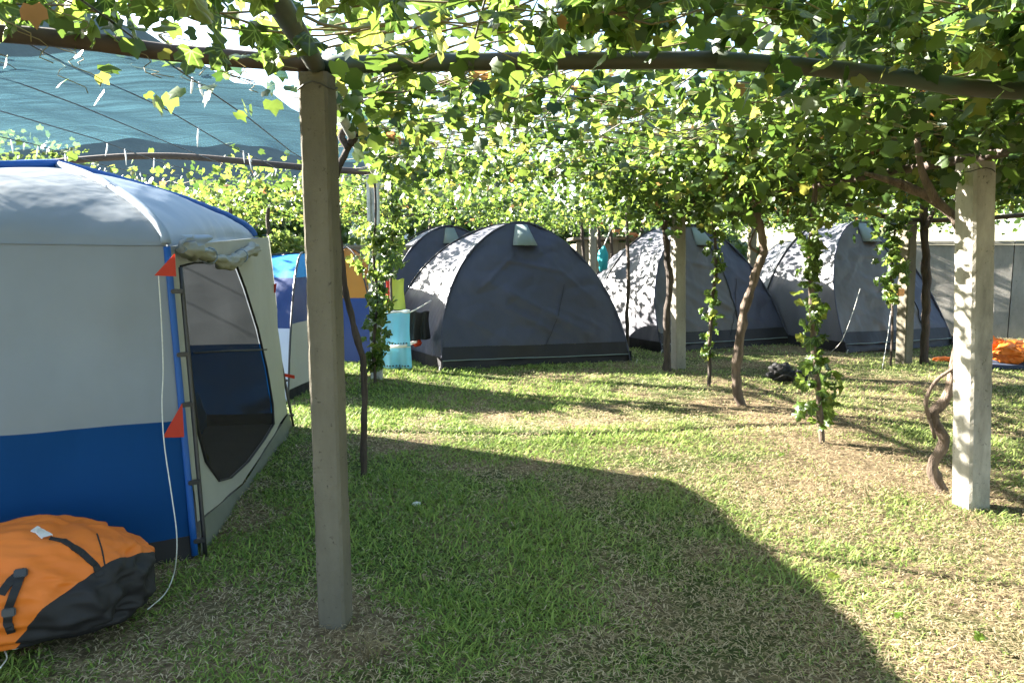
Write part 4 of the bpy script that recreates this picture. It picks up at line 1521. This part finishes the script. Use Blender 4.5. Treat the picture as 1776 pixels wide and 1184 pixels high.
# cloth on the fence behind (teal)
lump('teal_bag', at(1046, 450, 12.9), (0.10, 0.08, 0.22), M['teal'], 'teal drawstring bag hanging between the charcoal tents', 'bag', 0.3, 3, 4, flatten=False, sub=3)
cord([at(1048, 425, 12.9), at(1060, 395, 13.2), at(1066, 372, 13.4)], 'thin cord holding the teal bag up to the vine', 0.01)

# black bag in the grass
bb_c = G(1370, 664)
bbag = thing('black_shoes', (bb_c.x, bb_c.y, 0), 'crumpled black bag lying on the grass beside the big leaved vine stem', 'bag')
for (dx, dy, a, b, c_, s_) in ((-0.06, 0.06, 0.15, 0.12, 0.12, 1.0), (0.10, 0.0, 0.13, 0.12, 0.08, 4.0)):
    lump('pouch', (bb_c.x + dx, bb_c.y + dy + 0.1, c_ * 0.7), (a, b, c_), M['t_black'], None, None, 0.4, 4, s_, bbag, 0, True, 4)
bbag.name = 'black_bag'
tube('strap', smooth_path([(bb_c.x - 0.18, bb_c.y + 0.02, 0.03), (bb_c.x - 0.08, bb_c.y - 0.05, 0.10), (bb_c.x + 0.05, bb_c.y - 0.06, 0.05), (bb_c.x + 0.2, bb_c.y, 0.03)], 5), 0.012, M['t_black'], bbag, 6)

# orange bedding on a mat by the wall
mp = G(1760, 640)
box('ground_mat', (mp.x + 0.35, mp.y + 0.25, 0.03), (1.3, 0.75, 0.045), M['mat'], None, R(-6), 0.015)
tag(bpy.data.objects['ground_mat'], 'flat navy mat on the grass under the orange sleeping bag', 'mat')
sb = thing('sleeping_bag', (mp.x + 0.2, mp.y + 0.25, 0.05), 'crumpled bright orange sleeping bag lying on a navy mat', 'sleeping bag')
lump('folded_end', (mp.x + 0.1, mp.y + 0.2, 0.20), (0.30, 0.24, 0.15), M['orange'], None, None, 0.35, 3, 1.0, sb, 0.3, False, 5)
lump('rolled_hood', (mp.x - 0.1, mp.y + 0.35, 0.27), (0.17, 0.14, 0.11), M['orange'], None, None, 0.35, 3, 8.0, sb, 0.3, False, 4)
lump('quilted_tail', (mp.x + 0.55, mp.y + 0.3, 0.22), (0.3, 0.2, 0.14), M['orange'], None, None, 0.35, 3, 5.0, sb, -0.3, False, 5)
oc = G(1642, 628)
lump('orange_sack', (oc.x, oc.y + 0.05, 0.03), (0.17, 0.07, 0.045), M['orange'], 'flat orange stuff sack on the grass beside the dark vine trunk', 'sack', 0.3, 3, 2, sub=4)
li = G(722, 883)
lump('paper_scrap', (li.x, li.y, 0.035), (0.03, 0.018, 0.014), M['white'], 'tiny white paper scrap on the lawn', 'litter', 0.4, 4, 3, sub=2)

# ------------------------------------------------------------------ concrete wall at the right
WA, WB = Vector((7.6, 14.4, 0)), Vector((13.4, 11.3, 0))
WD = (WB - WA).normalized()
WANG = math.atan2(WD.y, WD.x)
wt = thing('concrete_wall', (WA + WB) / 2, 'rough grey concrete garden wall behind the orange sleeping bag', 'wall')
for k in range(4):
    w_ = (WB - WA).length / 4
    c = WA + WD * (w_ * (k + 0.5))
    bm = bmesh.new()
    box_bm(bm, Vector((c.x, c.y, 0.82)) + Vector((-WD.y, WD.x, 0)) * (0.012 * (k % 2)), (w_ - 0.015, 0.22, 1.68), Matrix.Rotation(WANG, 3, 'Z'))
    bmesh.ops.subdivide_edges(bm, edges=bm.edges[:], cuts=6, use_grid_fill=True)
    for v in bm.verts:
        v.co += Vector((0.02 * nz(v.co, 2.0), 0.03 * nz(v.co, 2.0), 0.012 * nz(v.co, 3.0)))
    bm_obj('wall_panel', bm, M['wall'], wt)
    box('coping', (c.x, c.y, 1.70), (w_ - 0.006, 0.30, 0.06), M['concrete_pale'], wt, WANG, 0.01)

# ------------------------------------------------------------------ shed, low wall, vehicles in the background
sh = thing('garden_shed', (2.9, 18.3, 0), 'weathered plank shed with an orange tiled edge seen above the charcoal tents', 'shed')
for k in range(22):
    x = 1.6 + k * 0.145
    h = 1.78 + 0.05 * math.sin(k * 2.3)
    box('plank', (x, 18.0 + 0.01 * (k % 2), h / 2), (0.135, 0.03, h), M['wood'], sh)
for (p, s) in (((1.56, 18.9, 0.87), (0.04, 1.8, 1.74)), ((4.74, 18.9, 0.87), (0.04, 1.8, 1.74)), ((3.15, 19.8, 0.87), (3.1, 0.04, 1.74))):
    box('shed_wall', p, s, M['wood'], sh)
for k in range(4):
    o = box('roof_tile', (2.45 + k * 0.17, 17.7, 2.03 - k * 0.035), (0.165, 0.5, 0.05), M['tile'], sh)
box('roof', (3.15, 18.9, 1.86), (3.4, 2.1, 0.06), M['wood'], sh)

lw = thing('low_wall', (-4.3, 15.0, 0), 'pale low garden wall behind the amber orange tent', 'wall')
for k in range(5):
    box('wall_panel', (-6.3 + 1.0 * k, 15.0, 0.80), (0.985, 0.2, 1.62), M['concrete_pale'], lw)
    box('coping', (-6.3 + 1.0 * k, 15.0, 1.64), (0.994, 0.28, 0.06), M['concrete_pale'], lw, 0, 0.01)


def wheel(parent, c, r=0.33, w=0.2):
    bm = bmesh.new()
    bmesh.ops.create_cone(bm, cap_ends=True, segments=28, radius1=r, radius2=r, depth=w, matrix=Matrix.Translation(c) @ Matrix.Rotation(math.pi / 2, 4, 'Y'))
    bmesh.ops.bevel(bm, geom=[e for e in bm.edges if e.calc_face_angle(0) > 1], offset=0.03, segments=2, affect='EDGES')
    ty = bm_obj('wheel', bm, M['rubber'], parent)
    bm = bmesh.new()
    bmesh.ops.create_cone(bm, cap_ends=True, segments=24, radius1=r * 0.6, radius2=r * 0.55, depth=w + 0.02, matrix=Matrix.Translation(c) @ Matrix.Rotation(math.pi / 2, 4, 'Y'))
    bm_obj('rim', bm, M['metal_post'], ty)


def build_van(x0, y0):
    t = thing('white_van', (x0, y0 + 2.4, 0), 'tall white van parked under the trees showing its tail lights', 'van')
    W, H, L = 1.95, 2.6, 5.2
    prof = [(-W / 2, 0.35), (-W / 2, 1.3), (-W / 2 + 0.05, 1.8), (-W / 2 + 0.16, 2.45), (-W / 2 + 0.32, H), (W / 2 - 0.32, H), (W / 2 - 0.16, 2.45), (W / 2 - 0.05, 1.8), (W / 2, 1.3), (W / 2, 0.35)]
    n = len(prof)
    verts, faces = [], []
    rows = [(0.05, 0.965), (0.0, 0.99), (0.25, 1.0), (3.6, 1.0), (4.0, 0.98), (L - 0.1, 0.95)]
    for j, (y, s) in enumerate(rows):
        for (x, z) in prof:
            zz = z
            if j >= 4:
                zz = 0.35 + (z - 0.35) * (1.0 if j == 4 else 0.45)
            verts.append((x0 + x * s, y0 + y, zz))
    for j in range(len(rows) - 1):
        for i in range(n):
            faces.append((j * n + i, j * n + (i + 1) % n, (j + 1) * n + (i + 1) % n, (j + 1) * n + i))
    faces.append(tuple(range(n)))
    faces.append(tuple(range((len(rows) - 1) * n, len(rows) * n))[::-1])
    mesh_obj('body', verts, faces, M['van'], t, False)
    for sx in (-1, 1):
        dr = box('rear_door', (x0 + sx * 0.45, y0 - 0.005, 1.35), (0.86, 0.05, 1.9), M['van'], t, 0, 0.015)
        box('rear_window', (x0 + sx * 0.45, y0 - 0.035, 1.85), (0.66, 0.02, 0.65), M['glass'], dr, 0, 0.008)
        for (z, m_, h) in ((1.22, 'tail', 0.2), (1.42, 'lens_white', 0.16), (1.62, 'tail', 0.2)):
            box('tail_light', (x0 + sx * 0.905, y0 - 0.01, z), (0.12, 0.09, h), M[m_], t, 0, 0.012)
        box('side_window', (x0 + sx * (W / 2 - 0.005), y0 + 3.1, 1.75), (0.03, 0.9, 0.6), M['glass'], t, 0, 0.008)
        for yy in (0.9, 4.2):
            wheel(t, Vector((x0 + sx * (W / 2 - 0.12), y0 + yy, 0.34)))
    box('bumper', (x0, y0 - 0.07, 0.48), (W * 0.98, 0.14, 0.22), M['rubber'], t, 0, 0.03)
    return t


build_van(-4.62, 27.0)


def build_car(x0, y0):
    t = thing('parked_car', (x0, y0, 0), 'pale silver car parked behind the blue dome tent', 'car')
    prof = [(-2.05, 0.35), (-2.1, 0.7), (-1.85, 0.95), (-1.05, 1.02), (-0.55, 1.42), (0.9, 1.46), (1.55, 1.08), (2.0, 1.0), (2.1, 0.65), (2.05, 0.35)]
    n = len(prof)
    verts, faces = [], []
    for (yy, s) in ((-0.85, 0.0), (-0.78, 1.0), (0.78, 1.0), (0.85, 0.0)):
        for (x, z) in prof:
            k = 1.0 if s else 0.97
            tuck = 0.16 if z > 1.1 else 0.0
            verts.append((x0 + x * k, y0 + yy * (1 - tuck), z * (1.0 if s else 0.985)))
    for j in range(3):
        for i in range(n):
            faces.append((j * n + i, (j + 1) * n + i, (j + 1) * n + (i + 1) % n, j * n + (i + 1) % n))
    faces.append(tuple(range(n)))
    faces.append(tuple(range(3 * n, 4 * n))[::-1])
    mesh_obj('body', verts, faces, M['van'], t, False)
    for (xa, xb, xc, xd) in ((-0.85, 0.1, 0.1, -0.5), (0.18, 1.25, 0.85, 0.18)):
        mesh_obj('side_window', [(x0 + xa, y0 - 0.845, 1.03), (x0 + xb, y0 - 0.845, 1.03), (x0 + xc, y0 - 0.725, 1.38), (x0 + xd, y0 - 0.725, 1.38)], [(0, 1, 2, 3)], M['glass'], t, False)
    for xx in (-1.3, 1.3):
        for yy in (-0.75, 0.75):
            bm = bmesh.new()
            bmesh.ops.create_cone(bm, cap_ends=True, segments=24, radius1=0.32, radius2=0.32, depth=0.2, matrix=Matrix.Translation((x0 + xx, y0 + yy, 0.32)) @ Matrix.Rotation(math.pi / 2, 4, 'X'))
            w_ = bm_obj('wheel', bm, M['rubber'], t)
    return t


build_car(-7.6, 21.0)


# ------------------------------------------------------------------ background bushes and trees
def bush(name, c, rx, ry, rz, z0, n, label, cat='bush', trunk=True, tone=0.4, lsize=(0.14, 0.26)):
    t = thing(name, (c[0], c[1], 0), label, cat, 'greenery behind the campsite')
    d = rng.normal(0, 1, (n, 3))
    d /= np.linalg.norm(d, axis=1)[:, None]
    r = rng.uniform(0.35, 1, n) ** 0.5
    lump_ = np.array([1 + 0.45 * noise.noise(Vector(v * 1.8) + Vector((c[0], c[1], 0))) for v in d])
    p = d * (r * lump_)[:, None] * np.array([rx, ry, rz]) + np.array([c[0], c[1], z0])
    p[:, 2] = np.maximum(p[:, 2], 0.1)
    f = leaf_frames(n, bias=(-0.2, 0, 0.4), spread=0.7, hang=0.4)
    o = leaves_mesh('crown', p, rng.uniform(lsize[0], lsize[1], n), f, np.clip(rng.normal(tone, 0.22, n), 0, 0.95), M['hedge'], t)
    if trunk:
        for k in range(3):
            a = k * 2.1 + c[0]
            tube('trunk', [(c[0] + 0.1 * math.cos(a), c[1] + 0.1 * math.sin(a), -0.1), (c[0] + 0.2 * math.cos(a), c[1] + 0.2 * math.sin(a), z0 * 0.6), (c[0] + rx * 0.4 * math.cos(a), c[1] + ry * 0.4 * math.sin(a), z0 + rz * 0.3)], [0.09, 0.07, 0.03], M['bark_dark'], t, 7)
    return t


bg = [(-13.0, 19, 2.6, 1.6, 1.8, 1.8), (-9.6, 24, 2.6, 1.6, 1.9, 2.0), (-6.6, 24.5, 1.6, 1.4, 1.7, 1.8), (-2.4, 22, 1.9, 1.4, 1.3, 1.6), (0.6, 23, 2.2, 1.4, 1.5, 1.7), (3.6, 24, 2.2, 1.5, 1.4, 1.5), (6.2, 25, 1.8, 1.4, 1.2, 1.3), (-16, 26, 3.2, 2, 2.6, 2.6), (-4.4, 33, 3.5, 2, 2.6, 2.8)]
names = ['rounded dark hedge bush at the open edge beyond the large tent', 'dark leafy bush behind the silver car', 'dark bush between the silver car and the white van', 'low dark bush just right of the white van', 'dark shrub behind the half hidden charcoal tent', 'dark shrub behind the plank shed', 'low shrub behind the warm grey tent', 'tall hedge tree farther off beyond the car', 'big dark tree rising behind the white van']
for (x, y, rx, ry, rz, z0), nm in zip(bg, names):
    bush('hedge_bush', (x, y), rx, ry, rz, z0, 2600, nm, tone=0.35)
bush('flowering_shrub', (-3.95, 12.9), 0.62, 0.45, 0.55, 1.35, 900, 'sunlit yellow green shrub between the blue dome tent and the low wall', tone=0.85, lsize=(0.07, 0.13))
bush('vine_shrub', (-5.6, 6.9), 0.6, 0.5, 0.32, 2.0, 420, 'leafy vine shoots rising behind the roof of the large tent', trunk=True, tone=0.6, lsize=(0.09, 0.15))


# ------------------------------------------------------------------ lawn
def build_grass():
    zones = [(1.5, 3.2, 9500), (3.2, 5.0, 6800), (5.0, 7.5, 3600), (7.5, 10.5, 1900), (10.5, 14.5, 560)]
    X, Y = [], []
    for (y0, y1, dn) in zones:
        w = 0.74 * y1 + 0.35
        n = int(2 * w * (y1 - y0) * dn)
        y = rng.uniform(y0, y1, n)
        x = rng.uniform(-w, w, n)
        ok = np.abs(x) < 0.72 * y + 0.3
        X.append(x[ok])
        Y.append(y[ok])
    X, Y = np.concatenate(X), np.concatenate(Y)
    f1 = np.array([noise.noise(Vector((a * 1.1, b * 1.1, 0.3))) + 0.6 * noise.noise(Vector((a * 3.1, b * 3.1, 5.0))) for a, b in zip(X, Y)])
    f2 = np.array([noise.noise(Vector((a * 6.5, b * 6.5, 9.0))) for a, b in zip(X, Y)])
    # worn strip along the right row and around the near post
    wear = 0.38 * np.exp(-((X - (2.7 - 0.118 * (Y - 4.3))) / 0.75) ** 2) * (Y < 7.5)
    wear += 0.8 * np.exp(-((X + 0.62) ** 2 + (Y - 2.78) ** 2) / 0.07)
    dry = np.clip(0.5 + 0.75 * f1 + 0.25 * f2 + wear - 0.10 * np.clip(1 - (X + 0.9 * f1) / 1.6, 0, 1), 0, 1)
    keep = rng.uniform(0, 1, len(X)) > np.clip((dry - 0.62) * 1.5, 0, 0.66)
    side_ = np.clip((X + 0.5 + 1.3 * f1) / 2.2, 0, 1)[keep]
    X, Y, dry, f2 = X[keep], Y[keep], dry[keep], f2[keep]
    n = len(X)
    dist = Y
    isdry = rng.uniform(0, 1, n) < np.clip(dry * 1.25 - 0.46 + 0.26 * side_, 0.05, 0.82)
    L = rng.uniform(0.022, 0.062, n) * np.where(isdry, 0.62, (1.25 - 0.75 * dry) * (1.0 + 0.25 * f2)) * (1 + 0.03 * dist)
    Wd = rng.uniform(0.0016, 0.0034, n) * np.where(isdry, 0.7, 1.0) * (1 + 0.16 * np.maximum(dist - 2, 0))
    a = rng.uniform(0, 2 * math.pi, n)
    el = np.where(isdry, rng.uniform(0.0, 0.5, n), rng.uniform(0.1, 1.0, n))
    dx, dy = np.cos(a), np.sin(a)
    sx, sy = -dy, dx
    z0 = 0.014 * np.sin(X * 1.7 + 0.6 * Y) + 0.012 * np.sin(Y * 1.25 - 0.9 * X + 1.3)
    base = np.stack([X, Y, z0 + np.where(isdry, 0.004 + rng.uniform(0, 0.02, n), -0.004)], 1)
    dirv = np.stack([dx * np.cos(el), dy * np.cos(el), np.sin(el)], 1)
    side = np.stack([sx, sy, np.zeros(n)], 1)
    bend = rng.uniform(0.1, 0.55, n)
    dir2 = np.stack([dx * np.cos(el - bend * 1.3), dy * np.cos(el - bend * 1.3), np.sin(el - bend * 1.3)], 1)
    mid = base + dirv * (L * 0.55)[:, None]
    tip = mid + dir2 * (L * 0.5)[:, None]
    tip[:, 2] = np.maximum(tip[:, 2], z0 + 0.003)
    sw = side * Wd[:, None]
    V = np.stack([base - sw, base + sw, mid + sw * 0.85, mid - sw * 0.85, tip], 1).reshape(-1, 3)
    me = bpy.data.meshes.new('grass')
    me.vertices.add(n * 5)
    me.vertices.foreach_set('co', V.reshape(-1).astype(np.float32))
    b = np.arange(n)[:, None] * 5
    loops = np.concatenate([b + np.array([[0, 1, 2, 3]]), b + np.array([[3, 2, 4]])], 1).reshape(-1)
    me.loops.add(n * 7)
    me.loops.foreach_set('vertex_index', loops.astype(np.int32))
    me.polygons.add(n * 2)
    st = np.stack([np.arange(n) * 7, np.arange(n) * 7 + 4], 1).reshape(-1)
    me.polygons.foreach_set('loop_start', st.astype(np.int32))
    me.polygons.foreach_set('loop_total', np.tile([4, 3], n).astype(np.int32))
    me.update(calc_edges=True)
    g1, g2 = np.array([0.09, 0.17, 0.03]), np.array([0.28, 0.37, 0.075])
    d1, d2 = np.array([0.24, 0.18, 0.095]), np.array([0.52, 0.43, 0.28])
    k = rng.uniform(0, 1, n)[:, None]
    col = np.where(isdry[:, None], d1 + (d2 - d1) * k, g1 + (g2 - g1) * k)
    sun_tint = side_[:, None] * rng.uniform(0, 1, (n, 1)) * (~isdry[:, None])
    col = col + sun_tint * np.array([0.11, 0.06, 0.08])  # green blades paled towards the right: sunlight put into the blade colour
    col4 = np.concatenate([col, np.ones((n, 1))], 1)
    at_ = me.attributes.new('col', 'FLOAT_COLOR', 'POINT')
    at_.data.foreach_set('color', np.repeat(col4, 5, axis=0).reshape(-1).astype(np.float32))
    me.materials.append(M['grass'])
    o = link(bpy.data.objects.new('grass', me))
    tag(o, 'short worn lawn of green and straw coloured grass', 'grass', None, 'stuff')
    return n


print('grass blades', build_grass(), 'canopy leaves', n_all)
# taller grass tuft at the foot of the near post
tuft_t = thing('grass_tuft', (-0.52, 2.62, 0), 'longer pale green grass tuft at the foot of the weathered grey post', 'grass tuft')
for k in range(16):
    a = random.uniform(0, 6.283)
    l = random.uniform(0.08, 0.16)
    b = Vector((-0.52 + random.uniform(-0.03, 0.03), 2.62 + random.uniform(-0.03, 0.03), 0))
    pts = [b, b + Vector((math.cos(a) * l * 0.3, math.sin(a) * l * 0.3, l * 0.7)), b + Vector((math.cos(a) * l * 0.8, math.sin(a) * l * 0.8, l * 0.8))]
    tube('blade', smooth_path(pts, 3), [0.004, 0.004, 0.004, 0.003, 0.003, 0.002, 0.001], M['cane'], tuft_t, 4, 0, 0, 0.3)

# fallen leaves on the lawn
for k, (px, py) in enumerate([(938, 1102), (1010, 1060), (1352, 798), (1440, 1010), (1500, 940), (1208, 905), (1690, 1120), (860, 1150), (1560, 1080), (760, 990)]):
    q = G(px, py)
    o = bpy.data.objects.new('fallen_leaf', LEAF_MESH[7 if k % 2 else 4])
    C.objects.link(o)
    o.location = (q.x, q.y, 0.045)
    s_ = random.uniform(0.03, 0.055)
    o.scale = (s_, s_, s_)
    o.rotation_euler = (random.uniform(-0.4, 0.4), random.uniform(-0.4, 0.4), random.uniform(0, 6.28))
    tag(o, 'small fallen vine leaf lying on the lawn', 'leaf', 'fallen leaves on the lawn')
